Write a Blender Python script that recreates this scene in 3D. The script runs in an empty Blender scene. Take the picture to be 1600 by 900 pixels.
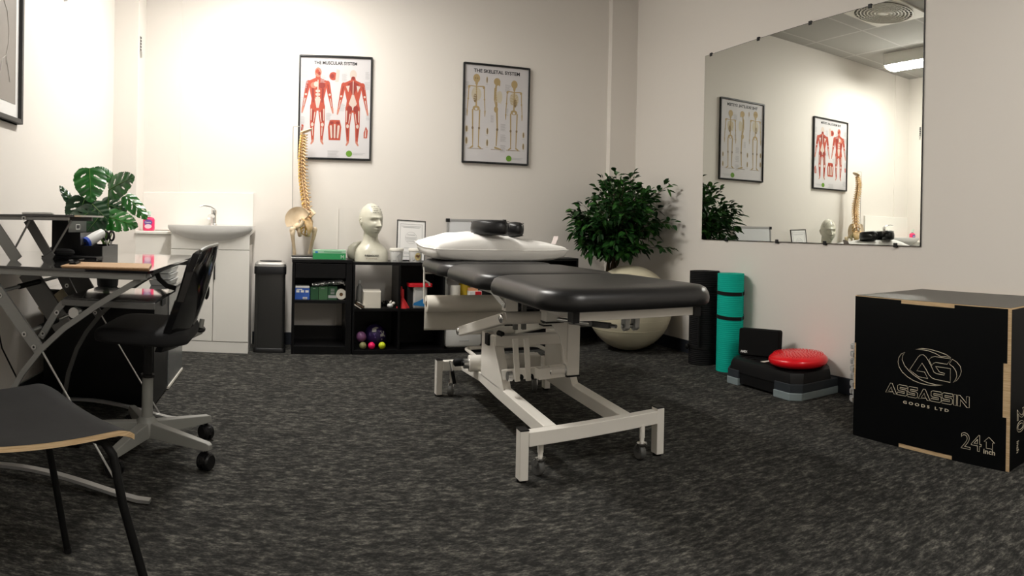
import bpy, bmesh, math, random
from mathutils import Vector, Matrix, Euler, noise
PI = math.pi
random.seed(7)
SC = bpy.context.scene
COL = SC.collection

# ------------------------------------------------------------------ camera
# the photograph is a phone panorama: a central cylindrical projection
F, YAW, ROLL, PITCH, EYE, Y0 = 1028.18, 0.3394, 0.0198, -0.0034, 0.8734, 359.54
cd = bpy.data.cameras.new('camera')
cd.type = 'PANO'
cd.panorama_type = 'CENTRAL_CYLINDRICAL'
cd.central_cylindrical_range_u_min = -800 / F
cd.central_cylindrical_range_u_max = 800 / F
cd.central_cylindrical_range_v_min = -(900 - Y0) / F
cd.central_cylindrical_range_v_max = Y0 / F
cd.central_cylindrical_radius = 1.0
cd.clip_start = 0.02
cam = bpy.data.objects.new('camera', cd)
COL.objects.link(cam)
_c, _s = math.cos, math.sin
_Y = Matrix(((_c(YAW), -_s(YAW), 0), (_s(YAW), _c(YAW), 0), (0, 0, 1)))
_P = Matrix(((1, 0, 0), (0, _c(PITCH), _s(PITCH)), (0, -_s(PITCH), _c(PITCH))))
_R = Matrix(((_c(ROLL), 0, _s(ROLL)), (0, 1, 0), (-_s(ROLL), 0, _c(ROLL))))
_M = _R @ _P @ _Y
right, fwd, up = _M[0], _M[1], _M[2]
cam.matrix_world = Matrix(((right[0], up[0], -fwd[0], 0), (right[1], up[1], -fwd[1], 0), (right[2], up[2], -fwd[2], EYE), (0, 0, 0, 1)))
SC.camera = cam

# ------------------------------------------------------------------ world, exposure
w = bpy.data.worlds.new('world')
SC.world = w
w.use_nodes = True
w.node_tree.nodes['Background'].inputs[0].default_value = (0.02, 0.02, 0.022, 1)
w.node_tree.nodes['Background'].inputs[1].default_value = 1.0
SC.view_settings.view_transform = 'Standard'
SC.view_settings.look = 'None'
SC.view_settings.exposure = 0.60
SC.view_settings.gamma = 1.0
SC.view_settings.use_curve_mapping = False
LAMP_WATT = 49.0      # strength of the fluorescent fitting's lens
FILL_WATT = 36.0      # unseen fitting added behind the camera as fill light
LAMP_COL = (1.0, 0.965, 0.905)

# ------------------------------------------------------------------ materials
MATS = {}
def mat(name, col, rough=0.5, metal=0.0, spec=0.5, coat=0.0, trans=0.0, ior=1.45, emis=None, estr=0.0, sheen=0.0, alpha=1.0):
    if name in MATS: return MATS[name]
    m = bpy.data.materials.new(name)
    m.use_nodes = True
    b = m.node_tree.nodes['Principled BSDF']
    b.inputs['Base Color'].default_value = (*col, 1)
    b.inputs['Roughness'].default_value = rough
    b.inputs['Metallic'].default_value = metal
    b.inputs['Specular IOR Level'].default_value = spec
    b.inputs['Coat Weight'].default_value = coat
    b.inputs['Coat Roughness'].default_value = 0.08
    b.inputs['Transmission Weight'].default_value = trans
    b.inputs['IOR'].default_value = ior
    b.inputs['Sheen Weight'].default_value = sheen
    b.inputs['Alpha'].default_value = alpha
    if emis:
        b.inputs['Emission Color'].default_value = (*emis, 1)
        b.inputs['Emission Strength'].default_value = estr
    MATS[name] = m
    return m
def nd(m, t, **kw):
    n = m.node_tree.nodes.new(t)
    for k, v in kw.items(): setattr(n, k, v)
    return n
def lk(m, a, b): m.node_tree.links.new(a, b)
def bsdf(m): return m.node_tree.nodes['Principled BSDF']
def coords(m, scale=(1, 1, 1), rot=(0, 0, 0), kind='Object'):
    tc = nd(m, 'ShaderNodeTexCoord'); mp = nd(m, 'ShaderNodeMapping')
    mp.inputs['Scale'].default_value = scale; mp.inputs['Rotation'].default_value = rot
    lk(m, tc.outputs[kind], mp.inputs['Vector'])
    return mp.outputs['Vector']
def noise_col(m, stops, scale=10, mscale=(1, 1, 1), detail=4, rough=0.6, target='Base Color'):
    v = coords(m, mscale)
    n = nd(m, 'ShaderNodeTexNoise'); n.inputs['Scale'].default_value = scale
    n.inputs['Detail'].default_value = detail; n.inputs['Roughness'].default_value = rough
    lk(m, v, n.inputs['Vector'])
    r = nd(m, 'ShaderNodeValToRGB')
    e = r.color_ramp.elements
    while len(e) < len(stops): e.new(0.5)
    for i, (p, c) in enumerate(stops):
        e[i].position = p; e[i].color = (*c, 1) if len(c) == 3 else c
    lk(m, n.outputs['Fac'], r.inputs['Fac'])
    lk(m, r.outputs['Color'], bsdf(m).inputs[target])
    return n, r
def bump(m, scale=200, strength=0.1, dist=0.002, mscale=(1, 1, 1), kind='NOISE', detail=2):
    v = coords(m, mscale)
    if kind == 'NOISE':
        n = nd(m, 'ShaderNodeTexNoise'); n.inputs['Scale'].default_value = scale; n.inputs['Detail'].default_value = detail
        out = n.outputs['Fac']
    elif kind == 'VORONOI':
        n = nd(m, 'ShaderNodeTexVoronoi'); n.inputs['Scale'].default_value = scale
        out = n.outputs['Distance']
    else:
        n = nd(m, 'ShaderNodeTexWave'); n.inputs['Scale'].default_value = scale
        n.bands_direction = kind; out = n.outputs['Fac']
    lk(m, v, n.inputs['Vector'])
    bp = nd(m, 'ShaderNodeBump'); bp.inputs['Strength'].default_value = strength; bp.inputs['Distance'].default_value = dist
    lk(m, out, bp.inputs['Height'])
    lk(m, bp.outputs['Normal'], bsdf(m).inputs['Normal'])
    return n

m_wall = mat('wall_paint', (0.755, 0.715, 0.665), 0.62, spec=0.3); bump(m_wall, 260, 0.06, 0.001)
m_ceil = mat('ceiling_tile', (0.62, 0.61, 0.58), 0.9, spec=0.1)
def brick_ceiling():
    m = m_ceil
    v = coords(m)
    b = nd(m, 'ShaderNodeTexBrick'); b.offset = 0.0; b.squash = 1.0
    b.inputs['Scale'].default_value = 1.0; b.inputs['Brick Width'].default_value = 0.6; b.inputs['Row Height'].default_value = 0.6
    b.inputs['Mortar Size'].default_value = 0.010; b.inputs['Mortar Smooth'].default_value = 0.0
    b.inputs['Color1'].default_value = (0.47, 0.46, 0.435, 1); b.inputs['Color2'].default_value = (0.45, 0.44, 0.415, 1)
    b.inputs['Mortar'].default_value = (0.60, 0.59, 0.57, 1)
    lk(m, v, b.inputs['Vector']); lk(m, b.outputs['Color'], bsdf(m).inputs['Base Color'])
brick_ceiling()
m_carpet = mat('carpet', (0.05, 0.05, 0.05), 0.97, spec=0.08)
def carpet():
    m = m_carpet
    v = coords(m, (0.50, 1.0, 1.0))
    n1 = nd(m, 'ShaderNodeTexNoise'); n1.inputs['Scale'].default_value = 64; n1.inputs['Detail'].default_value = 3; n1.inputs['Roughness'].default_value = 0.65
    n2 = nd(m, 'ShaderNodeTexNoise'); n2.inputs['Scale'].default_value = 24; n2.inputs['Detail'].default_value = 2
    n3 = nd(m, 'ShaderNodeTexNoise'); n3.inputs['Scale'].default_value = 240; n3.inputs['Detail'].default_value = 1
    for n in (n1, n2, n3): lk(m, v, n.inputs['Vector'])
    r = nd(m, 'ShaderNodeValToRGB'); e = r.color_ramp.elements
    for _ in range(3): e.new(0.5)
    for i, (p, c) in enumerate(((0.36, (0.019, 0.0187, 0.0175)), (0.47, (0.032, 0.0315, 0.029)), (0.56, (0.050, 0.0485, 0.044)), (0.64, (0.086, 0.083, 0.073)), (0.75, (0.140, 0.133, 0.117)))):
        e[i].position = p; e[i].color = (*c, 1)
    mx = nd(m, 'ShaderNodeMath', operation='MULTIPLY_ADD'); mx.inputs[1].default_value = 0.25; 
    sub = nd(m, 'ShaderNodeMath', operation='SUBTRACT'); sub.inputs[1].default_value = 0.5
    lk(m, n2.outputs['Fac'], sub.inputs[0]); lk(m, sub.outputs[0], mx.inputs[0]); lk(m, n1.outputs['Fac'], mx.inputs[2])
    mx2 = nd(m, 'ShaderNodeMath', operation='MULTIPLY_ADD'); mx2.inputs[1].default_value = 0.30
    sub2 = nd(m, 'ShaderNodeMath', operation='SUBTRACT'); sub2.inputs[1].default_value = 0.5
    lk(m, n3.outputs['Fac'], sub2.inputs[0]); lk(m, sub2.outputs[0], mx2.inputs[0]); lk(m, mx.outputs[0], mx2.inputs[2])
    lk(m, mx2.outputs[0], r.inputs['Fac']); lk(m, r.outputs['Color'], bsdf(m).inputs['Base Color'])
    bp = nd(m, 'ShaderNodeBump'); bp.inputs['Strength'].default_value = 0.5; bp.inputs['Distance'].default_value = 0.004
    lk(m, n3.outputs['Fac'], bp.inputs['Height']); lk(m, bp.outputs['Normal'], bsdf(m).inputs['Normal'])
carpet()
m_skirt = mat('skirting_vinyl', (0.022, 0.026, 0.034), 0.45)
m_white = mat('white_gloss', (0.80, 0.78, 0.73), 0.25)
m_door = mat('white_melamine', (0.78, 0.76, 0.71), 0.35)
m_ceramic = mat('ceramic', (0.84, 0.83, 0.80), 0.08, coat=0.5)
m_chrome = mat('chrome', (0.82, 0.82, 0.82), 0.12, metal=1)
m_dchrome = mat('dull_steel', (0.55, 0.55, 0.54), 0.32, metal=1)
m_mirror = mat('mirror_silver', (0.86, 0.88, 0.84), 0.0, metal=1)
m_black = mat('black_laminate', (0.0035, 0.0035, 0.004), 0.35, spec=0.3)
m_blackp = mat('black_plastic', (0.006, 0.006, 0.0065), 0.42, spec=0.35)
m_blackg = mat('black_gloss_plastic', (0.006, 0.006, 0.007), 0.12, coat=0.3)
m_rubber = mat('black_rubber', (0.005, 0.005, 0.005), 0.6, spec=0.25)
m_frameb = mat('black_frame', (0.010, 0.010, 0.011), 0.3)
m_dark_inside = mat('dark_inside', (0.012, 0.012, 0.012), 0.8)
m_metalw = mat('white_powder_coat', (0.80, 0.77, 0.71), 0.32)
m_grey = mat('grey_powder_coat', (0.15, 0.15, 0.145), 0.45, metal=0.35)
m_greyl = mat('light_grey_powder_coat', (0.24, 0.24, 0.23), 0.45, metal=0.3)
m_silver = mat('silver_metal', (0.60, 0.60, 0.59), 0.28, metal=0.85)
m_glass_black = mat('smoked_glass', (0.010, 0.010, 0.011), 0.03, coat=1.0, spec=0.8)
m_vinyl = mat('black_vinyl', (0.012, 0.012, 0.0125), 0.34, spec=0.5); bump(m_vinyl, 420, 0.10, 0.0006, kind='VORONOI')
m_paper = mat('chart_paper', (0.58, 0.56, 0.565), 0.55, coat=0.35)
m_paperw = mat('white_paper', (0.82, 0.81, 0.79), 0.7)
m_ink = mat('black_ink', (0.02, 0.02, 0.022), 0.6)
m_ink_grey = mat('grey_ink', (0.42, 0.42, 0.42), 0.6)
m_ink_faint = mat('faint_ink', (0.38, 0.37, 0.375), 0.6)
m_red1 = mat('muscle_red', (0.40, 0.060, 0.030), 0.6)
m_red2 = mat('muscle_dark_red', (0.25, 0.028, 0.018), 0.6)
m_red3 = mat('muscle_pink', (0.50, 0.19, 0.13), 0.6)
m_tendon = mat('tendon', (0.56, 0.46, 0.40), 0.6)
m_bonep = mat('printed_bone', (0.42, 0.31, 0.15), 0.6)
m_bonep2 = mat('printed_bone_dark', (0.24, 0.17, 0.09), 0.6)
m_bonep3 = mat('printed_bone_light', (0.56, 0.50, 0.38), 0.6)
m_green_dot = mat('green_dot', (0.12, 0.27, 0.02), 0.5)
m_pillow = mat('pillow_cotton', (0.86, 0.84, 0.80), 0.85, spec=0.15, sheen=0.2); bump(m_pillow, 26, 0.25, 0.006, detail=4)
m_roll = mat('couch_paper', (0.74, 0.70, 0.62), 0.85, spec=0.1); bump(m_roll, 30, 0.3, 0.004, detail=3)
m_bone = mat('model_bone', (0.74, 0.50, 0.26), 0.42); noise_col(m_bone, ((0.3, (0.62, 0.38, 0.15)), (0.7, (0.80, 0.60, 0.36))), 40)
m_bonew = mat('model_bone_pale', (0.70, 0.55, 0.36), 0.4); noise_col(m_bonew, ((0.3, (0.60, 0.45, 0.28)), (0.7, (0.76, 0.62, 0.44))), 14)
m_disc = mat('model_disc', (0.70, 0.50, 0.42), 0.5)
m_nerve = mat('model_nerve', (0.74, 0.48, 0.08), 0.4)
m_bust = mat('bust_glaze', (0.60, 0.58, 0.48), 0.30, coat=0.3); noise_col(m_bust, ((0.3, (0.54, 0.52, 0.42)), (0.7, (0.66, 0.64, 0.54))), 9)
m_teal = mat('teal_foam', (0.0, 0.42, 0.32), 0.75, spec=0.25); bump(m_teal, 26, 0.35, 0.003, kind='Z')
m_matb = mat('black_foam', (0.008, 0.008, 0.0085), 0.8, spec=0.2); bump(m_matb, 26, 0.8, 0.004, kind='Z')
m_foamb = mat('black_eva', (0.006, 0.006, 0.006), 0.85, spec=0.15); bump(m_foamb, 500, 0.2, 0.001)
m_greyfoam = mat('grey_foam', (0.46, 0.46, 0.45), 0.75)
m_red = mat('red_pvc', (0.74, 0.004, 0.012), 0.28, coat=0.2)
m_redm = mat('red_plastic', (0.60, 0.01, 0.02), 0.45)
m_redcloth = mat('red_rubber_sheet', (0.62, 0.025, 0.03), 0.6)
m_stepg = mat('step_grey', (0.22, 0.27, 0.28), 0.6)
m_ball = mat('pearl_pvc', (0.62, 0.57, 0.42), 0.34, coat=0.2)
m_ply = mat('plywood_edge', (0.62, 0.44, 0.25), 0.6); noise_col(m_ply, ((0.35, (0.50, 0.33, 0.17)), (0.65, (0.70, 0.52, 0.31))), 6, (2, 2, 60))
m_boxblack = mat('box_black_film', (0.0028, 0.0032, 0.0036), 0.42, spec=0.16)
m_boxtop = mat('box_hex_film', (0.045, 0.042, 0.036), 0.42)
def hexfilm():
    m = m_boxtop
    v = coords(m, (1, 1, 1))
    n = nd(m, 'ShaderNodeTexVoronoi'); n.inputs['Scale'].default_value = 95; n.inputs['Randomness'].default_value = 0.0
    lk(m, v, n.inputs['Vector'])
    r = nd(m, 'ShaderNodeValToRGB'); e = r.color_ramp.elements
    e[0].position = 0.25; e[0].color = (0.10, 0.092, 0.078, 1); e[1].position = 0.5; e[1].color = (0.022, 0.021, 0.019, 1)
    lk(m, n.outputs['Distance'], r.inputs['Fac']); lk(m, r.outputs['Color'], bsdf(m).inputs['Base Color'])
    bp = nd(m, 'ShaderNodeBump'); bp.inputs['Strength'].default_value = 0.6; bp.inputs['Distance'].default_value = 0.001; bp.invert = True
    lk(m, n.outputs['Distance'], bp.inputs['Height']); lk(m, bp.outputs['Normal'], bsdf(m).inputs['Normal'])
hexfilm()
m_logo = mat('engraved_line', (0.62, 0.55, 0.42), 0.6)
m_logow = mat('pale_print', (0.72, 0.72, 0.70), 0.6)
m_leaf = mat('ficus_leaf', (0.02, 0.09, 0.015), 0.40, spec=0.35)
noise_col(m_leaf, ((0.30, (0.004, 0.022, 0.005)), (0.5, (0.012, 0.055, 0.010)), (0.72, (0.045, 0.15, 0.020))), 11, detail=2)
m_bark = mat('bark', (0.06, 0.04, 0.022), 0.85); bump(m_bark, 60, 0.5, 0.004)
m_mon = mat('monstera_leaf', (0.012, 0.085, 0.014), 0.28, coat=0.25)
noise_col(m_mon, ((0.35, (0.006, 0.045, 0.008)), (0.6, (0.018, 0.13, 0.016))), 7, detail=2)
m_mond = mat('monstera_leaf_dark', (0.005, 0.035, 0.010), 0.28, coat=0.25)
m_stem = mat('green_stem', (0.10, 0.20, 0.04), 0.5)
m_pot = mat('pot_dark', (0.02, 0.02, 0.02), 0.5)
m_soil = mat('soil', (0.03, 0.02, 0.014), 0.95)
m_pinks = mat('pink_soap', (0.80, 0.03, 0.14), 0.2, coat=0.3)
m_purple = mat('purple_label', (0.14, 0.07, 0.30), 0.5)
m_clear = mat('clear_plastic', (0.80, 0.82, 0.80), 0.15, trans=0.6, ior=1.4)
m_milky = mat('milky_plastic', (0.72, 0.72, 0.70), 0.3)
m_offw = mat('off_white_plastic', (0.74, 0.71, 0.64), 0.4)
m_cream = mat('cream_card', (0.66, 0.62, 0.54), 0.8)
m_blueb = mat('blue_card', (0.03, 0.10, 0.42), 0.5)
m_green_card = mat('green_card', (0.02, 0.085, 0.035), 0.55)
m_green_card2 = mat('green_card_mid', (0.05, 0.14, 0.06), 0.55)
m_glovebox = mat('glove_green', (0.03, 0.30, 0.10), 0.5)
m_glovet = mat('glove_pale_green', (0.34, 0.58, 0.40), 0.5)
m_foil = mat('foil', (0.75, 0.75, 0.76), 0.25, metal=0.9); bump(m_foil, 60, 0.9, 0.01, kind='VORONOI')
m_tissue = mat('tissue', (0.72, 0.69, 0.60), 0.95); bump(m_tissue, 90, 0.5, 0.003)
m_cork = mat('clipboard_board', (0.50, 0.31, 0.16), 0.6); noise_col(m_cork, ((0.35, (0.44, 0.26, 0.13)), (0.65, (0.56, 0.36, 0.20))), 180)
m_mauve = mat('mauve_ball', (0.22, 0.09, 0.20), 0.35)
m_olive = mat('olive_ball', (0.22, 0.21, 0.09), 0.5)
m_pinkball = mat('pink_ball', (0.85, 0.01, 0.12), 0.4)
m_yball = mat('yellow_ball', (0.62, 0.72, 0.02), 0.5)
m_yellow = mat('yellow_plastic', (0.58, 0.40, 0.02), 0.4)
m_brown = mat('brown_print', (0.16, 0.08, 0.03), 0.6)
m_blueprint = mat('blue_print', (0.02, 0.20, 0.50), 0.5)
m_blue_cap = mat('blue_cap', (0.04, 0.10, 0.55), 0.4)
m_binbody = mat('bin_steel', (0.10, 0.10, 0.098), 0.24, metal=0.8)
m_fabric = mat('black_fabric', (0.010, 0.010, 0.011), 0.9); bump(m_fabric, 600, 0.3, 0.001)
m_seatlam = mat('dark_laminate', (0.010, 0.010, 0.0105), 0.62, spec=0.15); noise_col(m_seatlam, ((0.3, (0.008, 0.008, 0.0085)), (0.7, (0.015, 0.015, 0.0155))), 12)
m_castgrey = mat('grey_cast', (0.24, 0.24, 0.22), 0.42)
m_lens = mat('lamp_lens', (0.9, 0.9, 0.88), 0.5, emis=LAMP_COL, estr=LAMP_WATT)
m_fill_lens = mat('fill_lens', (0.9, 0.9, 0.88), 0.5, emis=LAMP_COL, estr=FILL_WATT)
m_photo_grey = mat('print_grey', (0.27, 0.245, 0.22), 0.35)
m_photo_line = mat('print_pale_line', (0.50, 0.47, 0.44), 0.5)
m_wb = mat('whiteboard', (0.70, 0.71, 0.72), 0.2)

# ------------------------------------------------------------------ mesh builder
WM = {}
def V(*a): return Vector(a)
class G:
    def __init__(s): s.b = bmesh.new(); s.mi = 0
    def face(s, vs):
        try: f = s.b.faces.new(vs); f.material_index = s.mi; return f
        except ValueError: return None
    def pts(s, ps): return [s.b.verts.new(p) for p in ps]
    def quadbox(s, P):
        v = s.pts(P)
        for q in ((0, 3, 2, 1), (4, 5, 6, 7), (0, 1, 5, 4), (1, 2, 6, 5), (2, 3, 7, 6), (3, 0, 4, 7)): s.face([v[i] for i in q])
        return s
    def box(s, x0, x1, y0, y1, z0, z1):
        return s.quadbox([(x0, y0, z0), (x1, y0, z0), (x1, y1, z0), (x0, y1, z0), (x0, y0, z1), (x1, y0, z1), (x1, y1, z1), (x0, y1, z1)])
    def obox(s, c, size, R=(0, 0, 0)):
        R = Euler(R).to_matrix() if not isinstance(R, Matrix) else R
        c = Vector(c); h = [d / 2 for d in size]
        return s.quadbox([c + R @ Vector((a * h[0], b * h[1], d * h[2])) for a, b, d in
                          ((-1, -1, -1), (1, -1, -1), (1, 1, -1), (-1, 1, -1), (-1, -1, 1), (1, -1, 1), (1, 1, 1), (-1, 1, 1))])
    def bar(s, p0, p1, w_, h_, up=(0, 0, 1), ext=0.0):
        p0, p1 = Vector(p0), Vector(p1); d = (p1 - p0).normalized()
        p0 = p0 - d * ext; p1 = p1 + d * ext
        u = Vector(up); x = d.cross(u)
        if x.length < 1e-5: x = d.cross(Vector((1, 0, 0)))
        x.normalize(); z = x.cross(d).normalized()
        a, b = x * w_ / 2, z * h_ / 2
        return s.quadbox([p0 - a - b, p0 + a - b, p1 + a - b, p1 - a - b, p0 - a + b, p0 + a + b, p1 + a + b, p1 - a + b])
    def rings(s, R, close=True, cap=True):
        V_ = [s.pts(r) for r in R]
        n = len(V_[0])
        for a, b in zip(V_, V_[1:]):
            for i in range(n if close else n - 1):
                j = (i + 1) % n
                s.face((a[i], a[j], b[j], b[i]))
        if cap and close:
            s.face(list(reversed(V_[0]))); s.face(V_[-1])
        return V_
    def tube(s, P, r, n=8, closed=False, cap=True):
        P = [Vector(p) for p in P]
        rr = r if isinstance(r, (list, tuple)) else [r] * len(P)
        R = []; prev = None
        for i, p in enumerate(P):
            if closed: t = (P[(i + 1) % len(P)] - P[i - 1])
            elif i == 0: t = P[1] - P[0]
            elif i == len(P) - 1: t = P[-1] - P[-2]
            else: t = (P[i + 1] - p).normalized() + (p - P[i - 1]).normalized()
            t.normalize()
            if prev is None:
                x = t.orthogonal().normalized()
            else:
                x = prev - t * prev.dot(t)
                x = x.normalized() if x.length > 1e-6 else t.orthogonal().normalized()
            prev = x; y = t.cross(x)
            R.append([p + (x * math.cos(2 * PI * k / n) + y * math.sin(2 * PI * k / n)) * rr[i] for k in range(n)])
        if closed:
            V_ = [s.pts(r_) for r_ in R]
            for i in range(len(V_)):
                a, b = V_[i], V_[(i + 1) % len(V_)]
                for k in range(n): s.face((a[k], a[(k + 1) % n], b[(k + 1) % n], b[k]))
        else: s.rings(R, cap=cap)
        return s
    def cyl(s, p0, p1, r0, r1=None, n=20): return s.tube([p0, p1], [r0, r0 if r1 is None else r1], n)
    def lathe(s, prof, c=(0, 0, 0), n=32, sx=1, sy=1, R=None, cap=True):
        c = Vector(c); L = []
        for r, z in prof:
            ring = [Vector((r * sx * math.cos(2 * PI * k / n), r * sy * math.sin(2 * PI * k / n), z)) for k in range(n)]
            L.append([c + (R @ p if R else p) for p in ring])
        s.rings(L, cap=cap); return s
    def ball(s, c, r, n=24, m=14, R=None):
        rx, ry, rz = r if isinstance(r, tuple) else (r, r, r)
        c = Vector(c); L = []
        for j in range(1, m):
            a = -PI / 2 + PI * j / m
            L.append([c + ((R @ Vector((rx * math.cos(a) * math.cos(2 * PI * k / n), ry * math.cos(a) * math.sin(2 * PI * k / n), rz * math.sin(a)))) if R else
                           Vector((rx * math.cos(a) * math.cos(2 * PI * k / n), ry * math.cos(a) * math.sin(2 * PI * k / n), rz * math.sin(a)))) for k in range(n)])
        V_ = s.rings(L, cap=False)
        e = R @ Vector((0, 0, rz)) if R else Vector((0, 0, rz))
        b = s.b.verts.new(c - e); t = s.b.verts.new(c + e)
        for k in range(n):
            s.face((b, V_[0][(k + 1) % n], V_[0][k])); s.face((t, V_[-1][k], V_[-1][(k + 1) % n]))
        return s
    def prism(s, P2, fn, a, b):
        """P2: outline (u, v); fn(u, v, h) -> xyz; extruded from h=a to h=b"""
        A = s.pts([fn(u, v, a) for u, v in P2]); B = s.pts([fn(u, v, b) for u, v in P2])
        n = len(P2)
        s.face(list(reversed(A))); s.face(B)
        for i in range(n): s.face((A[i], A[(i + 1) % n], B[(i + 1) % n], B[i]))
        return s
    def slab(s, x0, x1, y0, y1, prof, rc=0.03, nc=6, fn=None):
        """rounded rectangle lofted through prof = [(inset, z), ...]; rc = corner radius"""
        L = []
        for ins, z in prof:
            r = max(rc - ins, 0.0015)
            a0, a1, b0, b1 = x0 + ins + r, x1 - ins - r, y0 + ins + r, y1 - ins - r
            ring = []
            for cx, cy, st in ((a1, b1, 0), (a0, b1, 1), (a0, b0, 2), (a1, b0, 3)):
                for k in range(nc + 1):
                    t = PI / 2 * (st + k / nc)
                    p = (cx + r * math.cos(t), cy + r * math.sin(t), z)
                    ring.append(fn(*p) if fn else p)
            L.append(ring)
        s.rings(L); return s
    def grid(s, fn, nu, nv, wrap=False):
        g = [[s.b.verts.new(fn(i / nu, j / nv)) for j in range(nv + 1)] for i in range(nu + 1)]
        for i in range(nu):
            for j in range(nv):
                s.face((g[i][j], g[i + 1][j], g[i + 1][j + 1], g[i][j + 1]))
        return g
    def xform(s, M, start=0):
        s.b.verts.ensure_lookup_table()
        for v in list(s.b.verts)[start:]: v.co = M @ v.co
        return s
    def build(s, name, m, parent=None, bev=0.0, seg=2, ang=38, local=False, weld=True, flat=False, fixn=True):
        if weld: bmesh.ops.remove_doubles(s.b, verts=s.b.verts, dist=1e-6)
        if fixn: bmesh.ops.recalc_face_normals(s.b, faces=s.b.faces)
        me = bpy.data.meshes.new(name)
        s.b.to_mesh(me); s.b.free()
        for q in (m if isinstance(m, (list, tuple)) else [m]): me.materials.append(q)
        o = bpy.data.objects.new(name, me); COL.objects.link(o)
        if parent is not None:
            o.parent = parent
            r = parent
            while r.parent: r = r.parent
            if not local and r.name in WM: me.transform(WM[r.name].inverted())
        elif not local:
            xs = [v.co for v in me.vertices]
            lo = Vector((min(c.x for c in xs), min(c.y for c in xs), min(c.z for c in xs)))
            hi = Vector((max(c.x for c in xs), max(c.y for c in xs), max(c.z for c in xs)))
            org = Vector(((lo.x + hi.x) / 2, (lo.y + hi.y) / 2, lo.z))
            me.transform(Matrix.Translation(-org)); o.location = org
            WM[o.name] = Matrix.Translation(org)
        if not flat:
            me.shade_smooth(); me.set_sharp_from_angle(angle=math.radians(ang))
        if bev:
            md = o.modifiers.new('bevel', 'BEVEL'); md.width = bev; md.segments = seg; md.limit_method = 'ANGLE'; md.angle_limit = math.radians(40)
            md.harden_normals = True
        return o
def thing(name, label, cat, loc=(0, 0, 0), rotz=0.0, group=None):
    o = bpy.data.objects.new(name, None); COL.objects.link(o)
    o.location = loc; o.rotation_euler = (0, 0, rotz); o.empty_display_size = 0.05
    o['label'] = label; o['category'] = cat
    if group: o['group'] = group
    WM[o.name] = Matrix.Translation(Vector(loc)) @ Matrix.Rotation(rotz, 4, 'Z')
    return o
def tag(o, label, cat, group=None, kind=None):
    o['label'] = label; o['category'] = cat
    if group: o['group'] = group
    if kind: o['kind'] = kind
    return o
def struct(o): o['kind'] = 'structure'; return o
def Bx(name, m, parent, x0, x1, y0, y1, z0, z1, bev=0.0, **k):
    return G().box(x0, x1, y0, y1, z0, z1).build(name, m, parent, bev=bev, **k)
def copy_tree(src, label, loc=None, rotz=None):
    c = src.copy(); COL.objects.link(c); c['label'] = label
    for ch in list(src.children):
        d = ch.copy(); COL.objects.link(d); d.parent = c
        for g in list(ch.children):
            e = g.copy(); COL.objects.link(e); e.parent = d
    if loc is not None: c.location = loc
    if rotz is not None: c.rotation_euler[2] = rotz
    return c
def text(name, body, m, parent, origin, xdir, ydir, size, outline=0.0, bold=0.0, align='LEFT', width=None, space=1.0, depth=0.0003):
    """lettering as a mesh part; xdir is the reading direction, ydir the letters' up"""
    cu = bpy.data.curves.new(name, 'FONT'); cu.body = body; cu.size = size; cu.align_x = align
    cu.space_character = space; cu.resolution_u = 3; cu.offset = bold
    if outline: cu.fill_mode = 'NONE'; cu.bevel_depth = outline; cu.bevel_resolution = 0
    else: cu.extrude = depth
    t = bpy.data.objects.new(name + '_tmp', cu); COL.objects.link(t)
    dg = bpy.context.evaluated_depsgraph_get()
    me = bpy.data.meshes.new_from_object(t.evaluated_get(dg))
    bpy.data.objects.remove(t); bpy.data.curves.remove(cu)
    xs = [v.co.x for v in me.vertices]
    if width and xs:
        k = width / (max(xs) - min(xs)); x0 = min(xs) if align == 'LEFT' else 0
        for v in me.vertices: v.co.x = (v.co.x - x0) * k
    X, Y_ = Vector(xdir).normalized(), Vector(ydir).normalized(); Z_ = X.cross(Y_)
    Mx = Matrix((X, Y_, Z_)).transposed().to_4x4(); Mx.translation = Vector(origin)
    me.transform(Mx); me.materials.clear(); me.materials.append(m); me.name = name
    o = bpy.data.objects.new(name, me); COL.objects.link(o); o.parent = parent
    r = parent
    while r.parent: r = r.parent
    if r.name in WM: me.transform(WM[r.name].inverted())
    return o
# ------------------------------------------------------------------ room shell
XL, XR, YB, YF, ZC = -1.24, 2.714, 4.748, -1.60, 2.78
struct(Bx('floor', m_carpet, None, XL - .1, XR + .1, YF - .1, YB + .1, -.1, 0))
struct(Bx('ceiling', m_ceil, None, XL - .1, XR + .1, YF - .1, YB + .1, ZC, ZC + .1))
struct(Bx('wall_back', m_wall, None, XL - .1, XR + .1, YB, YB + .1, 0, ZC))
struct(Bx('wall_front', m_wall, None, XL - .1, XR + .1, YF - .1, YF, 0, ZC))
struct(Bx('wall_left', m_wall, None, XL - .1, XL, YF, YB, 0, ZC))
struct(Bx('wall_right', m_wall, None, XR, XR + .1, YF, YB, 0, ZC))
struct(Bx('trim_1', m_wall, None, XL, -1.066, 4.50, YB, 0, ZC))           # boxed-in pipe, left corner
struct(Bx('trim_2', m_wall, None, 2.475, XR, 4.688, YB, 0, ZC))           # boxed-in pipe, right corner
g = G(); g.box(-1.066, -.80, 4.50, YB, 0, .786); struct(g.build('trim_3', m_door, None, bev=.002))
g = G(); g.box(-1.066, -.80, 4.485, YB, .786, .806); struct(g.build('trim_4', m_white, None, bev=.004))
struct(Bx('trim_5', m_wall, None, .352, .360, YB - .006, YB, .09, .99))    # thin cable trunking
struct(Bx('baseboard_back', m_skirt, None, -.25, 2.475, YB - .01, YB, 0, .09, bev=.003))
struct(Bx('baseboard_right', m_skirt, None, XR - .01, XR, YF, 4.688, 0, .09, bev=.003))
struct(Bx('baseboard_left', m_skirt, None, XL, XL + .01, YF, 4.50, 0, .09, bev=.003))

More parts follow.
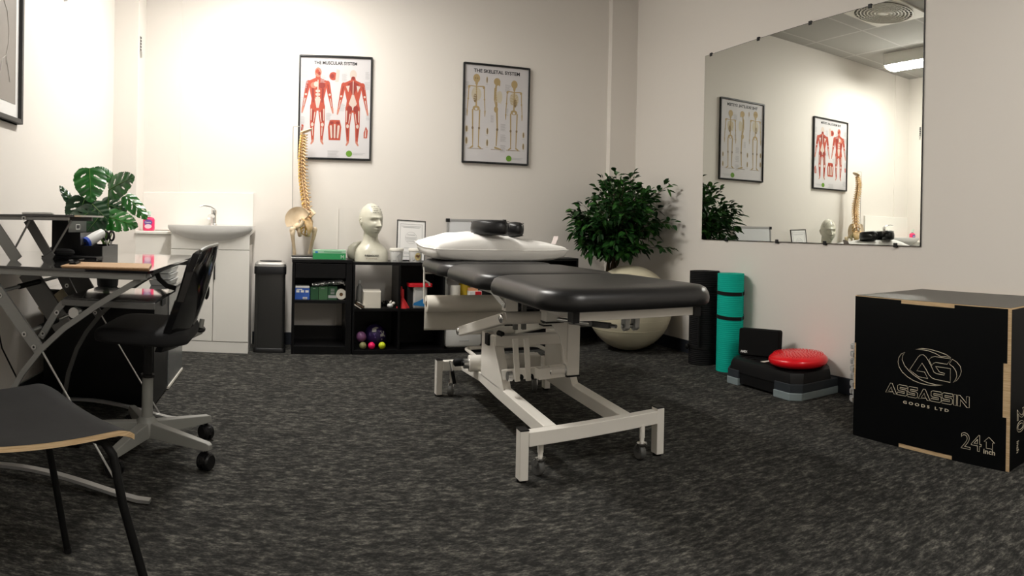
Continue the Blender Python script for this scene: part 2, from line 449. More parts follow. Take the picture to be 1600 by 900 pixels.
# ------------------------------------------------------------------ ceiling fittings
def strip_light(y0, y1, x, label, lensm):
    t = thing('ceiling_light', label, 'light', (x, (y0 + y1) / 2, 2.62))
    g = G(); g.box(x - .11, x + .11, y0, y1, 2.655, ZC); g.build('housing', m_white, t, bev=.006)
    g = G()
    prof = [(-.105, 2.655), (-.100, 2.640), (-.07, 2.626), (0, 2.62), (.07, 2.626), (.100, 2.640), (.105, 2.655)]
    g.prism([(x + u, z) for u, z in prof], lambda u, v, h: (u, h, v), y0 + .02, y1 - .02); g.build('diffuser', lensm, t)
    for yy in (y0, y1 - .022):
        g = G(); g.prism([(x + u * 1.06, z - .004) for u, z in prof], lambda u, v, h: (u, h, v), yy, yy + .022); g.build('end_cap', m_offw, t)
    return t
strip_light(2.85, 4.30, -.10, 'fluorescent strip light with glowing diffuser under the ceiling, seen in the mirror', m_lens)
strip_light(-.9, .5, 1.3, 'unseen strip light added on the ceiling behind the camera as fill', m_fill_lens)  # out of view, added to fill the room with light

t = thing('air_vent', 'square white ceiling vent with round swirl diffuser, seen in the mirror', 'vent', (1.05, 3.48, 2.76))
g = G(); g.box(.76, 1.34, 3.19, 3.77, 2.765, ZC); g.build('vent_plate', m_ceil if False else m_offw, t, bev=.004)
g = G(); g.cyl((1.05, 3.48, 2.762), (1.05, 3.48, 2.7655), .255, n=48); g.build('dark_opening', m_dark_inside, t)
g = G()
for k in range(1, 9):
    r = .03 * k + .012
    g.tube([(1.05 + r * math.cos(a * PI / 24), 3.48 + r * math.sin(a * PI / 24), 2.757) for a in range(48)], .0055, 6, closed=True)
g.build('rings', m_offw, t)
g = G()
for k in range(32):
    a = 2 * PI * k / 32
    g.bar((1.05 + .03 * math.cos(a), 3.48 + .03 * math.sin(a), 2.758), (1.05 + .252 * math.cos(a), 3.48 + .252 * math.sin(a), 2.758), .004, .006)
g.build('fins', m_offw, t)
g = G(); g.cyl((1.05, 3.48, 2.752), (1.05, 3.48, 2.762), .035, n=24); g.build('hub', m_offw, t)

# ------------------------------------------------------------------ wall mirror
t = thing('wall_mirror', 'large frameless wall mirror clipped to the right wall', 'mirror', (XR - .006, 2.81, .82))
g = G(); g.box(XR - .008, XR - .001, 1.893, 3.730, .8194, 2.1033); g.build('backing', m_frameb, t)
g = G(); g.box(XR - .0095, XR - .0078, 1.896, 3.727, .8224, 2.1003); g.build('glass', m_mirror, t, flat=True)
for yy, zz in ((3.66, 2.100), (3.16, 2.100), (2.70, 2.100), (2.25, 2.100), (3.45, .823), (2.95, .823), (2.55, .823), (2.05, .823)):
    s_ = 1 if zz > 1.5 else -1
    g = G(); g.box(XR - .014, XR, yy - .012, yy + .012, zz - .012, zz + .012); g.build('clip', m_frameb, t, bev=.003)

# ------------------------------------------------------------------ anatomy charts
def ell(cx, cy, rx, ry, n=16, a=0.0):
    return [(cx + rx * math.cos(2 * PI * k / n) * math.cos(a) - ry * math.sin(2 * PI * k / n) * math.sin(a),
             cy + rx * math.cos(2 * PI * k / n) * math.sin(a) + ry * math.sin(2 * PI * k / n) * math.cos(a)) for k in range(n)]
def caps(x0, y0, x1, y1, r0, r1, n=5):
    d = math.atan2(y1 - y0, x1 - x0); P = []
    for k in range(n + 1): a = d + PI / 2 + PI * k / n; P.append((x0 + r0 * math.cos(a), y0 + r0 * math.sin(a)))
    for k in range(n + 1): a = d - PI / 2 + PI * k / n; P.append((x1 + r1 * math.cos(a), y1 + r1 * math.sin(a)))
    return P
class Flat:
    """printed artwork: polygons in (u, v) metres, layer by layer, on one sheet"""
    def __init__(s, fn): s.g = G(); s.fn = fn; s.h = 0.0004; s.k = 0
    def poly(s, P, mi, layer):
        s.g.mi = mi; s.k += 1
        s.g.face(s.g.pts([s.fn(u, v, s.h * layer + 1.2e-6 * s.k) for u, v in P]))
def muscle_man(A, ox, oy, H_, back=False):
    k = H_ / 1.0
    def P(pts): return [(ox + x * k * .77, oy + y * k) for x, y in pts]
    def put(pts, mi, l): A.poly(P(pts), mi, l)
    for sgn in (1, -1):
        put(caps(sgn * .065, .50, sgn * .085, .27, .062, .040), 1, 1)       # thigh
        put(caps(sgn * .085, .27, sgn * .075, .05, .040, .020), 1, 1)       # calf
        put(caps(sgn * .072, .05, sgn * .10, .012, .018, .012), 3, 2)       # foot
        put(caps(sgn * .165, .80, sgn * .205, .64, .040, .032), 1, 1)       # upper arm
        put(caps(sgn * .205, .64, sgn * .245, .48, .030, .018), 1, 1)       # forearm
        put(caps(sgn * .248, .475, sgn * .262, .42, .020, .012), 3, 2)      # hand
        put(ell(sgn * .135, .795, .055, .045), 1, 1)
        put(caps(sgn * .075, .44, sgn * .085, .31, .016, .010), 2, 3); put(caps(sgn * .105, .46, sgn * .105, .32, .010, .006), 4, 3)
        put(caps(sgn * .045, .42, sgn * .065, .30, .008, .005), 4, 3)
        put(ell(sgn * .085, .262, .024, .026), 4, 3)
        put(caps(sgn * .082, .22, sgn * .078, .12, .009, .004), 4 if not back else 2, 3)
        put(caps(sgn * .10, .22, sgn * .088, .12, .006, .004), 2, 3)
        put(caps(sgn * .215, .60, sgn * .24, .50, .008, .005), 4, 3); put(caps(sgn * .170, .78, sgn * .195, .68, .010, .006), 2, 3)
        put(ell(sgn * .203, .655, .020, .014), 4, 3)
    put([(-.15, .835), (-.05, .87), (.05, .87), (.15, .835), (.135, .70), (.105, .60), (.12, .50), (0, .44), (-.12, .50), (-.105, .60), (-.135, .70)], 1, 1)
    put(caps(0, .93, 0, .85, .036, .045), 1, 2)
    put(ell(0, .945, .060, .064), 3 if not back else 5, 2)
    if not back:
        put(ell(-.012, .955, .030, .030), 1, 3); put(ell(.02, .93, .02, .026), 2, 3)
        for sgn in (1, -1):
            put(ell(sgn * .068, .775, .058, .040), 2 if sgn > 0 else 3, 3)
            for j in range(3): put(ell(sgn * .022, .70 - .045 * j, .017, .017), 4, 3)
            put(caps(sgn * .085, .72, sgn * .075, .56, .020, .012), 2, 3)
        put(caps(0, .84, 0, .50, .008, .010), 4, 4); put([(-.05, .60), (.05, .60), (.02, .48), (-.02, .48)], 4, 3)
        put(ell(-.03, .79, .04, .035), 4, 3)
    else:
        put([(0, .72), (.07, .56), (0, .47), (-.07, .56)], 4, 3)
        put([(0, .86), (.10, .82), (0, .66), (-.10, .82)], 2, 3); put(ell(0, .90, .034, .022), 2, 3)
        put(caps(0, .86, 0, .56, .006, .006), 4, 4)
        for sgn in (1, -1):
            put([(sgn * .06, .80), (sgn * .125, .79), (sgn * .08, .71)], 4, 3); put(ell(sgn * .055, .49, .046, .045), 2, 3)
def skeleton(A, ox, oy, H_, kind):
    k = H_
    def P(pts): return [(ox + x * k * .82, oy + y * k) for x, y in pts]
    def put(pts, mi, l): A.poly(P(pts), mi, l)
    if kind != 'side':
        put(ell(0, .945, .058, .058), 1, 2); put(caps(0, .90, 0, .87, .025, .020), 1, 2)
        if kind == 'front':
            for s_ in (1, -1): put(ell(s_ * .018, .945, .010, .011), 2, 3)
        put(caps(0, .88, 0, .53, .010, .014), 1, 2)
        put(ell(0, .735, .085, .095), 4, 1)
        for j in range(7):
            y = .80 - .022 * j; w_ = .060 + .010 * math.sin(j / 6 * PI)
            for s_ in (1, -1): put(caps(s_ * .008, y, s_ * w_, y - .016, .0035, .0035, 3), 3 if kind == 'front' else 1, 3)
        put(ell(-.02 if kind == 'front' else .02, .68, .030, .06), 2, 2)
        put(ell(0, .545, .060, .034), 1, 2); put(ell(0, .535, .022, .016), 5, 3)
        for s_ in (1, -1):
            put(caps(s_ * .01, .835, s_ * .12, .84, .006, .007), 1, 2); put(ell(s_ * .125, .825, .020, .020), 1, 2)
            put(caps(s_ * .130, .82, s_ * .138, .67, .008, .008), 1, 2); put(ell(s_ * .138, .665, .014, .012), 1, 2)
            put(caps(s_ * .14, .66, s_ * .150, .52, .008, .006), 1, 2); put(caps(s_ * .150, .51, s_ * .150, .44, .012, .005), 1, 2)
            put(caps(s_ * .06, .52, s_ * .055, .29, .012, .010), 1, 2); put(ell(s_ * .055, .28, .018, .020), 2, 3)
            put(caps(s_ * .052, .27, s_ * .048, .05, .012, .007), 1, 2); put(caps(s_ * .048, .035, s_ * .090, .012, .012, .008), 1, 2)
        put(caps(-.13, .004, .13, .004, .003, .003, 3), 2, 1)
    else:
        put(ell(-.004, .935, .058, .052), 1, 2); put(caps(.035, .915, .040, .888, .016, .010), 1, 2)
        put(caps(-.02, .88, -.03, .78, .014, .018), 1, 2); put(caps(-.03, .78, -.005, .62, .018, .014), 1, 2); put(caps(-.005, .62, -.02, .54, .016, .016), 1, 2)
        put(ell(.045, .73, .050, .085), 4, 1)
        for j in range(7): put(caps(-.02, .80 - .022 * j, .075, .775 - .022 * j, .0035, .0035, 3), 3, 3)
        put(ell(-.015, .555, .036, .045), 1, 2); put(caps(-.04, .84, -.045, .68, .012, .010), 1, 3); put(caps(-.045, .68, -.01, .56, .008, .006), 1, 3)
        put(caps(0, .53, .012, .29, .016, .012), 1, 2); put(ell(.012, .28, .020, .020), 2, 3)
        put(caps(.010, .27, .0, .06, .013, .009), 1, 2); put(caps(-.02, .03, .08, .012, .014, .006), 1, 2); put(caps(-.09, .004, .12, .004, .003, .003, 3), 2, 1)
def chart(kind, x0, z0, W_, H_, label):
    t = thing('framed_chart', label, 'poster', (x0 + W_ / 2, YB, z0))
    fw = .012
    g = G()
    g.box(x0, x0 + fw, YB - .022, YB, z0, z0 + H_); g.box(x0 + W_ - fw, x0 + W_, YB - .022, YB, z0, z0 + H_)
    g.box(x0 + fw, x0 + W_ - fw, YB - .022, YB, z0, z0 + fw); g.box(x0 + fw, x0 + W_ - fw, YB - .022, YB, z0 + H_ - fw, z0 + H_)
    g.build('frame', m_frameb, t, bev=.002)
    Bx('sheet', m_paper, t, x0 + fw, x0 + W_ - fw, YB - .010, YB - .004, z0 + fw, z0 + H_ - fw)
    yf = YB - .0101
    A = Flat(lambda u, v, h: (x0 + u, yf - h, z0 + v))
    rr = random.Random(5 if kind == 'm' else 9)
    if kind == 'm':
        mats = [m_ink_faint, m_red1, m_red2, m_red3, m_tendon, m_tendon]
        muscle_man(A, .138, .105, .55); muscle_man(A, .392, .100, .545, True)
        A.poly(ell(.248, .60, .030, .030), 1, 1); A.poly([(.262, .56), (.285, .56), (.295, .645), (.27, .65)], 4, 2); A.poly(ell(.24, .60, .014, .016), 2, 2)
        A.poly([(.222, .14), (.305, .14), (.312, .235), (.300, .285), (.228, .285), (.215, .235)], 1, 1)
        for s_ in (-1, 1):
            A.poly(ell(.264 + s_ * .022, .265, .014, .010), 2, 3); A.poly(caps(.264 + s_ * .028, .24, .264 + s_ * .022, .16, .008, .006), 4, 2); A.poly(caps(.264 + s_ * .012, .24, .264 + s_ * .012, .15, .004, .003), 2, 2)
        A.poly(caps(.264, .25, .264, .16, .006, .006), 4, 3)
        A.poly([(.475, .16), (.500, .16), (.505, .215), (.49, .245), (.475, .20)], 1, 1); A.poly(caps(.487, .17, .490, .22, .004, .003), 4, 2)
        A.poly([(.02, .205), (.035, .20), (.04, .245), (.025, .25)], 1, 1)
        blocks = [(.020, .56, .050), (.475, .56, .045), (.02, .635, .05), (.48, .635, .035), (.155, .60, .045), (.31, .615, .04), (.02, .44, .03), (.30, .40, .04), (.20, .33, .04), (.215, .06, .09), (.02, .30, .03), (.49, .34, .03), (.02, .10, .05)]
    else:
        mats = [m_ink_faint, m_bonep, m_bonep2, m_bonep3, m_bonep3, m_paper]
        skeleton(A, .105, .105, .56, 'front'); skeleton(A, .268, .105, .55, 'side'); skeleton(A, .405, .105, .535, 'back')
        for (bx, by, bw, bh) in ((.020, .225, .028, .055), (.020, .135, .028, .06), (.185, .215, .022, .055), (.185, .125, .022, .06), (.475, .205, .022, .05), (.475, .115, .022, .055), (.178, .60, .016, .055)):
            A.poly(ell(bx + bw / 2, by + bh / 2, bw / 2, bh / 2, 10), 3, 1); A.poly(ell(bx + bw / 2, by + bh / 2, bw / 4, bh / 2.4, 8), 2, 2)
            A.poly(caps(bx, by - .006, bx + bw, by - .006, .001, .001, 2), 0, 1)
        blocks = [(.30, .30, .05), (.30, .22, .05), (.015, .40, .03), (.335, .42, .03), (.015, .60, .04), (.33, .60, .05), (.30, .14, .05), (.22, .36, .03)]
    for (bx, by, bw) in blocks:
        for j in range(7):
            A.poly([(bx, by - j * .008), (bx + bw * rr.uniform(.6, 1), by - j * .008), (bx + bw * rr.uniform(.6, 1), by - j * .008 + .0028), (bx, by - j * .008 + .0028)], 0, 1)
    A.g.build('printed_figures', mats, t, flat=True, fixn=False)
    g = G(); g.cyl((x0 + W_ * .70, yf - .0002, z0 + .045), (x0 + W_ * .70, yf - .0012, z0 + .045), .0225, n=28); g.build('green_dot', m_green_dot, t)
    for zz, bw in ((.050, .09), (.040, .075)):
        g = G(); g.box(x0 + W_ * .75, x0 + W_ * .75 + bw, yf - .0008, yf - .0002, z0 + zz - .002, z0 + zz + .002); g.build('printed_line', m_ink_grey, t)
    body = 'THE MUSCULAR SYSTEM' if kind == 'm' else 'THE SKELETAL SYSTEM'
    text('title_lettering', body, m_ink, t, (x0 + (.108 if kind == 'm' else .082), yf - .0004, z0 + H_ - (.062 if kind == 'm' else .065)), (1, 0, 0), (0, 0, 1), .032 if kind == 'm' else .036, bold=.0009, width=.31 if kind == 'm' else .365)
    return t
chart('m', .0546, 1.341, .5297, .745, 'black framed chart of red muscular figures on the back wall')
chart('s', 1.264, 1.355, .5297, .745, 'black framed chart of brown skeletons on the back wall')

# framed picture on the left wall
t = thing('framed_picture', 'dark framed picture with white mount and grey print on the left wall', 'picture', (XL, 2.42, 1.315))
y0, y1, z0, z1, fw = 2.02, 2.822, 1.315, 2.14, .022
g = G()
g.box(XL, XL + .03, y1 - fw, y1, z0, z1); g.box(XL, XL + .03, y0, y0 + fw, z0, z1); g.box(XL, XL + .03, y0 + fw, y1 - fw, z0, z0 + fw); g.box(XL, XL + .03, y0 + fw, y1 - fw, z1 - fw, z1)
g.build('frame', mat('grey_black_frame', (.035, .034, .033), .4), t, bev=.003)
Bx('mount', m_paperw, t, XL + .004, XL + .012, y0 + fw, y1 - fw, z0 + fw, z1 - fw)
Bx('print', m_photo_grey, t, XL + .012, XL + .0135, y0 + .08, y1 - .058, z0 + .085, z1 - .08)
g = G()
for pts in ([(2.44, 1.98), (2.50, 1.94), (2.60, 1.86), (2.66, 1.80), (2.685, 1.72), (2.68, 1.66), (2.655, 1.60), (2.66, 1.56)], [(2.655, 1.60), (2.68, 1.54), (2.70, 1.49)], [(2.655, 1.60), (2.62, 1.58), (2.60, 1.52), (2.56, 1.47)], [(2.60, 1.86), (2.56, 1.76), (2.50, 1.70)], [(2.50, 1.70), (2.40, 1.62), (2.32, 1.60)]):
    g.tube([(XL + .0140, y, z) for y, z in pts], .0022, 5)
g.build('drawn_line', m_photo_line, t)

g = G()
g.box(XL, XL + .02, 3.425, 3.455, 2.11, 2.20); g.prism([(3.425, 2.11), (3.455, 2.11), (3.442, 2.082)], lambda u, v, h: (h, u, v), XL, XL + .02)
tag(g.build('wall_bracket', m_dchrome, None), 'small grey pointed bracket high on the left wall', 'bracket')
t = thing('wall_hook', 'small silver slotted strip with pointed tip on the left corner boxing', 'hook', (-1.060, 4.56, 2.03))
g = G()
g.box(-1.066, -1.062, 4.548, 4.572, 2.075, 2.185)
g.build('strip', m_dchrome, t)
for k in range(5):
    g = G(); g.box(-1.062, -1.0585, 4.551, 4.569, 2.082 + k * .021, 2.094 + k * .021); g.build('slot', m_ink, t)
g = G(); g.prism([(4.545, 2.078), (4.575, 2.078), (4.56, 2.032)], lambda u, v, h: (h, u, v), -1.066, -1.052); g.build('tip', m_dchrome, t)

# ------------------------------------------------------------------ basin, vanity cabinet, splashback
struct(Bx('trim_6', m_wall, None, -1.066, -.80, YB - .010, YB, .806, ZC))
tag(Bx('splashback', m_white, None, -1.066, -.256, YB - .022, YB - .0005, .812, 1.088, bev=.002), 'white splashback panel on the back wall behind the basin', 'splashback')
t = thing('vanity_cabinet', 'white two-door vanity cabinet under the basin', 'cabinet', (-.525, 4.56, 0))
g = G(); g.box(-.79, -.258, 4.40, YB - .023, .0, .722); g.build('body', m_door, t, bev=.002)
Bx('kickboard', m_door, t, -.79, -.258, 4.382, 4.40, .0, .072, bev=.001)
Bx('top_panel', m_door, t, -.79, -.258, 4.382, 4.40, .692, .822, bev=.002)
d1 = Bx('door', m_door, t, -.79, -.5005, 4.380, 4.40, .076, .688, bev=.002)
d2 = Bx('door', m_door, t, -.4965, -.258, 4.380, 4.40, .076, .688, bev=.002)
g = G(); g.box(-.4925, -.4855, 4.368, 4.380, .49, .682); g.build('handle', m_frameb, d2, bev=.002)
t = thing('wash_basin', 'white ceramic wash basin with bowed front on the vanity cabinet', 'basin', (-.525, 4.55, .73))
cx = -.525
def basin_top(u, v):
    s_ = 2 * u - 1
    yf_ = 4.325 + .05 * abs(s_) ** 2.5
    y = yf_ + (4.724 - yf_) * v
    e = (s_ / .80) ** 2 + ((v - .42) / .33) ** 2
    z = .853 - (.095 * (1 - e) ** .55 if e < 1 else 0)
    return (cx + s_ * .288, y, z)
def basin_bot(u, v):
    s_ = 2 * u - 1
    yf_ = 4.325 + .05 * abs(s_) ** 2.5
    y = yf_ + .012 * 0 + (4.724 - yf_) * v
    d = .022 + .105 * math.sqrt(max(0, 1 - abs(s_) ** 2.2)) * min(1, (v / .25 + .02) ** .45 if v < .25 else 1)
    return (cx + s_ * .288, y, .853 - d)
g = G(); A_ = g.grid(basin_top, 44, 30); B_ = g.grid(basin_bot, 44, 30)
for i in range(44):
    g.face((A_[i][0], A_[i + 1][0], B_[i + 1][0], B_[i][0])); g.face((A_[i][30], A_[i + 1][30], B_[i + 1][30], B_[i][30]))
for j in range(30):
    g.face((A_[0][j], A_[0][j + 1], B_[0][j + 1], B_[0][j])); g.face((A_[44][j], A_[44][j + 1], B_[44][j + 1], B_[44][j]))
g.build('bowl', m_ceramic, t, ang=50)
g = G(); g.cyl((cx, 4.47, .757), (cx, 4.47, .762), .022, n=20); g.build('drain', m_chrome, t)
t = thing('mixer_tap', 'chrome mixer tap at the back of the wash basin', 'tap', (-.535, 4.68, .853))
g = G(); g.lathe([(.026, .853), (.026, .860), (.019, .866), (.019, .93), (.022, .945), (.020, .962), (.010, .97)], (-.535, 4.675, 0), 20); g.build('body', m_chrome, t)
g = G(); g.tube([(-.535, 4.672, .915), (-.545, 4.63, .925), (-.555, 4.575, .918), (-.557, 4.555, .900)], [.013, .012, .011, .011], 12); g.build('spout', m_chrome, t)
g = G(); g.tube([(-.532, 4.675, .962), (-.56, 4.65, .982), (-.60, 4.63, .990), (-.63, 4.615, .984)], [.012, .010, .008, .007], 10); g.build('lever', m_chrome, t)

t = thing('soap_bottle', 'pink liquid soap bottle on the ledge left of the basin', 'bottle', (-.99, 4.60, .806))
g = G(); g.slab(-1.035, -.950, 4.575, 4.625, [(.006, .806), (0, .815), (0, .885), (.006, .897), (.022, .905)], rc=.022); g.build('bottle', m_pinks, t)
g = G(); g.tube([(-.9925, 4.600, .905), (-.9925, 4.600, .925)], [.013, .013], 14); g.build('neck', m_clear, t)
g = G(); g.tube([(-.9925, 4.600, .920), (-.9925, 4.600, .945)], [.015, .014], 14); g.tube([(-.9925, 4.600, .943), (-.9925, 4.575, .944)], [.006, .005], 8); g.build('cap', mat('mint_cap', (.55, .72, .60), .3), t)
g = G(); g.prism(ell(-.9925, .866, .030, .021, 20), lambda u, v, h: (u, 4.5748 - h, v), 0, .0006); g.build('label_badge', m_purple, t)
g = G(); g.prism(ell(-.9925, .838, .026, .016, 20), lambda u, v, h: (u, 4.5746 - h, v), 0, .0006); g.build('label_picture', mat('pale_pink', (.75, .55, .62), .5), t)
text('brand_lettering', 'Cussons', m_logow, t, (-1.014, 4.5738, .862), (1, 0, 0), (0, 0, 1), .015, bold=.0003, width=.042)

# ------------------------------------------------------------------ pedal bin
t = thing('waste_bin', 'tall dark metal bin with black rim and silver lid between basin and shelves', 'bin', (-.12, 4.53, 0))
g = G(); g.slab(-.228, -.008, 4.425, 4.655, [(0, .0), (0, .022), (.006, .030)], rc=.03); g.build('base', m_blackp, t)
g = G(); g.slab(-.222, -.016, 4.435, 4.645, [(0, .028), (0, .535)], rc=.03); g.build('body', m_binbody, t)
g = G(); g.slab(-.228, -.010, 4.428, 4.652, [(0, .530), (0, .578), (.003, .582)], rc=.032); g.build('collar', m_blackp, t)
g = G(); g.slab(-.226, -.012, 4.430, 4.650, [(0, .582), (.001, .598), (.012, .608), (.03, .612)], rc=.032); g.build('lid', m_silver, t)
g = G(); g.prism(ell(-.119, 4.54, .076, .072, 28), lambda u, v, h: (u, v, h), .6115, .6165); g.build('swing_flap', m_blackp, t)

# ------------------------------------------------------------------ small black shelf unit (left)
YS = 4.40
t = thing('shelf_unit', 'small black open shelf unit with a drawer beside the bin', 'shelf', (.235, 4.56, 0))
x0, x1, yb = .030, .432, 4.70
Bx('side_panel', m_black, t, x0, x0 + .018, YS, yb, 0, .615, bev=.001); Bx('side_panel', m_black, t, x1 - .04, x1, YS, yb, 0, .615, bev=.001)
Bx('top', m_black, t, x0 - .004, x1 + .003, YS - .006, yb, .615, .637, bev=.002)
Bx('shelf_board', m_black, t, x0 + .018, x1 - .04, YS, yb, .344, .364, bev=.001)
Bx('bottom_board', m_black, t, x0 + .018, x1 - .04, YS, yb, .0, .055, bev=.001)
Bx('back_panel', m_black, t, x0 + .018, x1 - .04, yb - .008, yb, .364, .615)
Bx('cross_rail', m_black, t, x0 + .018, x1 - .04, yb - .02, yb, .055, .150)
d = Bx('drawer', m_black, t, x0 + .021, x1 - .043, YS - .002, yb - .02, .512, .610, bev=.002)

# ------------------------------------------------------------------ cube storage units
def cubes(x0, n, pitch, ztop, label, backs):
    t = thing('cube_shelf', label, 'shelf', (x0 + n * pitch / 2, 4.56, 0))
    W_ = n * pitch + .015
    zs = .300
    Bx('top', m_black, t, x0, x0 + W_, YS, yb, ztop - .02, ztop, bev=.001); Bx('bottom_board', m_black, t, x0, x0 + W_, YS, yb, 0, .030, bev=.001)
    for k in range(n + 1): Bx('upright', m_black, t, x0 + k * pitch, x0 + k * pitch + .015, YS, yb, .030, ztop - .02, bev=.001)
    for k in range(n):
        Bx('shelf_board', m_black, t, x0 + k * pitch + .015, x0 + (k + 1) * pitch, YS, yb, zs - .008, zs + .010, bev=.001)
        if k in backs[0]: Bx('back_panel', m_black, t, x0 + k * pitch + .015, x0 + (k + 1) * pitch, yb - .006, yb, .030, zs - .008)
        if k in backs[1]: Bx('back_panel', m_black, t, x0 + k * pitch + .015, x0 + (k + 1) * pitch, yb - .006, yb, zs + .01, ztop - .02)
    return t
cubes(.438, 3, .311, .624, 'low black cube shelf with open compartments behind the couch roll', ((0, 1, 2), (1,)))
cubes(1.400, 2, .332, .658, 'black cube shelf at the right end, mostly behind the couch', ((0, 1), (0, 1)))
# ------------------------------------------------------------------ things on the small shelf unit
t = thing('tissue_box', 'blue and white carton on the shelf under the drawer, leftmost in its row', 'box', (.10, 4.47, .364))
g = G(); g.box(.050, .150, 4.425, 4.52, .364, .440); g.build('carton', m_blueb, t, bev=.002)
g = G(); g.box(.052, .148, 4.426, 4.519, .440, .455); g.build('white_lid', m_paperw, t, bev=.004)
for k in range(3): Bx('printed_panel', m_paperw, t, .058 + .031 * k, .080 + .031 * k, 4.4240, 4.4252, .412, .427)
Bx('barcode_label', m_paperw, t, .103, .133, 4.4240, 4.4252, .368, .381)
g = G()
for k in range(9): g.box(.106 + k * .0028, .1072 + k * .0028, 4.4235, 4.4241, .370, .379)
g.build('barcode', m_ink, t)
Bx('printed_line', m_paperw, t, .060, .098, 4.4240, 4.4252, .430, .435)
for k, (a, b, m_, lab) in enumerate(((.155, .208, m_green_card, 'dark green carton right beside the blue carton'), (.210, .270, m_green_card2, 'mid green carton, second after the blue carton'),
                                     (.273, .336, m_green_card, 'dark green carton with grey strip beside the paper roll'))):
    t = thing('bandage_box', lab, 'box', ((a + b) / 2, 4.47, .364), group='green cartons on the small shelf')
    Bx('carton', m_, t, a, b, 4.43 + .002 * k, 4.52, .364, .448 + .004 * k, bev=.001)
    if k == 2:
        Bx('grey_strip', m_ink_grey, t, a + .002, b - .002, 4.4326, 4.4342, .376, .394)
        for j in range(4): Bx('printed_line', m_ink_faint, t, a + .018, a + .044, 4.4326, 4.4342, .404 + .010 * j, .408 + .010 * j)
    else: Bx('printed_line', m_ink_grey, t, a + .015, b - .02, 4.4285 + .002 * k, 4.430 + .002 * k, .438, .441)
g = G()
def foil(u, v):
    x = .165 + .20 * u; n_ = noise.noise(Vector((u * 9, v * 7, 1)))
    a = 2 * PI * v; r = (.013 + .010 * u) * (1 + .35 * n_)
    return (x, 4.455 + r * 1.9 * math.cos(a), .462 + .030 * u + r * math.sin(a))
g.grid(foil, 40, 16); g.build('packet', m_foil, None)
o = bpy.data.objects['packet']; o.name = 'foil_packet'; tag(o, 'crumpled silver foil packet lying across the green cartons', 'packet')
g = G()
def crump(u, v):
    n_ = noise.noise(Vector((u * 5, v * 5, 4)))
    return (.335 + .075 * u + .01 * n_, 4.44 + .06 * v, .478 + .030 * n_ - .035 * u * (1 - v) + .015)
gr = g.grid(crump, 14, 12); o = g.build('clear_wrapper', mat('wrapper', (.6, .6, .6), .15, metal=.3), None); tag(o, 'crumpled shiny wrapper above the paper roll on the small shelf', 'wrapper')
sd = o.modifiers.new('solid', 'SOLIDIFY'); sd.thickness = .0008
t = thing('tissue_roll', 'round cream paper roll end at the right of the green cartons', 'roll', (.379, 4.46, .364))
RX = Matrix.Rotation(PI / 2, 3, 'X')
g = G(); g.lathe([(.012, 0), (.034, 0), (.036, .003), (.036, .075), (.034, .078), (.012, .078)], (.363, 4.51, .401), 28, R=RX, cap=False)
g.build('roll', m_tissue, t)
g = G(); g.cyl((.363, 4.436, .401), (.363, 4.505, .401), .0125, n=14); g.build('core', m_brown, t)
t = thing('glove_box', 'green glove box marked M on top of the small shelf unit', 'box', (.275, 4.46, .637))
g = G(); g.box(.168, .388, 4.42, 4.53, .637, .678); g.build('carton', m_glovebox, t, bev=.001)
g = G(); g.box(.168, .388, 4.4195, 4.5305, .678, .700); g.build('upper_band', m_glovet, t, bev=.001)
g = G(); g.prism(ell(.278, 4.475, .06, .022, 20), lambda u, v, h: (u, v, h), .700, .7012); g.build('opening', m_glovebox, t)
g = G(); g.prism(ell(.190, .686, .011, .006, 18), lambda u, v, h: (u, 4.4193 - h, v), 0, .0006); g.build('oval_badge', m_blueprint, t)
text('size_lettering', 'M', m_glovet, t, (.353, 4.4190, .645), (1, 0, 0), (0, 0, 1), .032, bold=.001)
Bx('printed_line', m_glovebox, t, .24, .36, 4.4188, 4.4196, .686, .690)

# ------------------------------------------------------------------ things in the cubes
t = thing('spray_bottle', 'greyish clear plastic bottle at the left of the first cube', 'bottle', (.498, 4.53, .31))
g = G(); g.lathe([(.020, .310), (.023, .314), (.023, .42), (.019, .445), (.009, .458), (.009, .47)], (.498, 4.53, 0), 20); g.build('bottle', mat('grey_plastic', (.30, .30, .29), .4), t)  # bottle body in one even grey
g = G(); g.cyl((.498, 4.53, .468), (.498, 4.53, .49), .010, n=14); g.build('cap', m_milky, t)
t = thing('cream_box', 'plain cream cardboard box in the first cube', 'box', (.585, 4.46, .31))
g = G(); g.box(.515, .632, 4.42, 4.56, .310, .418); g.build('carton', m_cream, t, bev=.002)
g = G(); g.quadbox([(.512, 4.42, .418), (.634, 4.42, .418), (.634, 4.50, .432), (.512, 4.50, .432), (.512, 4.42, .420), (.634, 4.42, .420), (.634, 4.50, .434), (.512, 4.50, .434)]); g.build('lid_flap', m_cream, t)
for k in range(3):
    o = G().obox((.472 + .012 * k, 4.42, .325 + .007 * k), (.050, .09, .004), (0, .55, .1 * k)).build('paper_leaflet', m_cream if k != 1 else m_brown, None)
    tag(o, ('lowest cream leaflet left of the cream box', 'brown leaflet between two cream leaflets in the first cube', 'topmost cream leaflet left of the cream box')[k], 'leaflet', 'leaflets in the first cube')
t = thing('ceramic_duck', 'small white lumpy figure in the right of the first cube', 'figure', (.715, 4.44, .31))
g = G(); g.ball((.700, 4.44, .326), (.022, .018, .016), 16, 10); g.build('body', m_milky, t)
g = G(); g.ball((.722, 4.435, .342), (.012, .012, .011), 14, 8); g.tube([(.70, 4.44, .345), (.708, 4.44, .36)], [.008, .004], 8); g.build('head', m_offw, t)
g = G()
rb = random.Random(3)
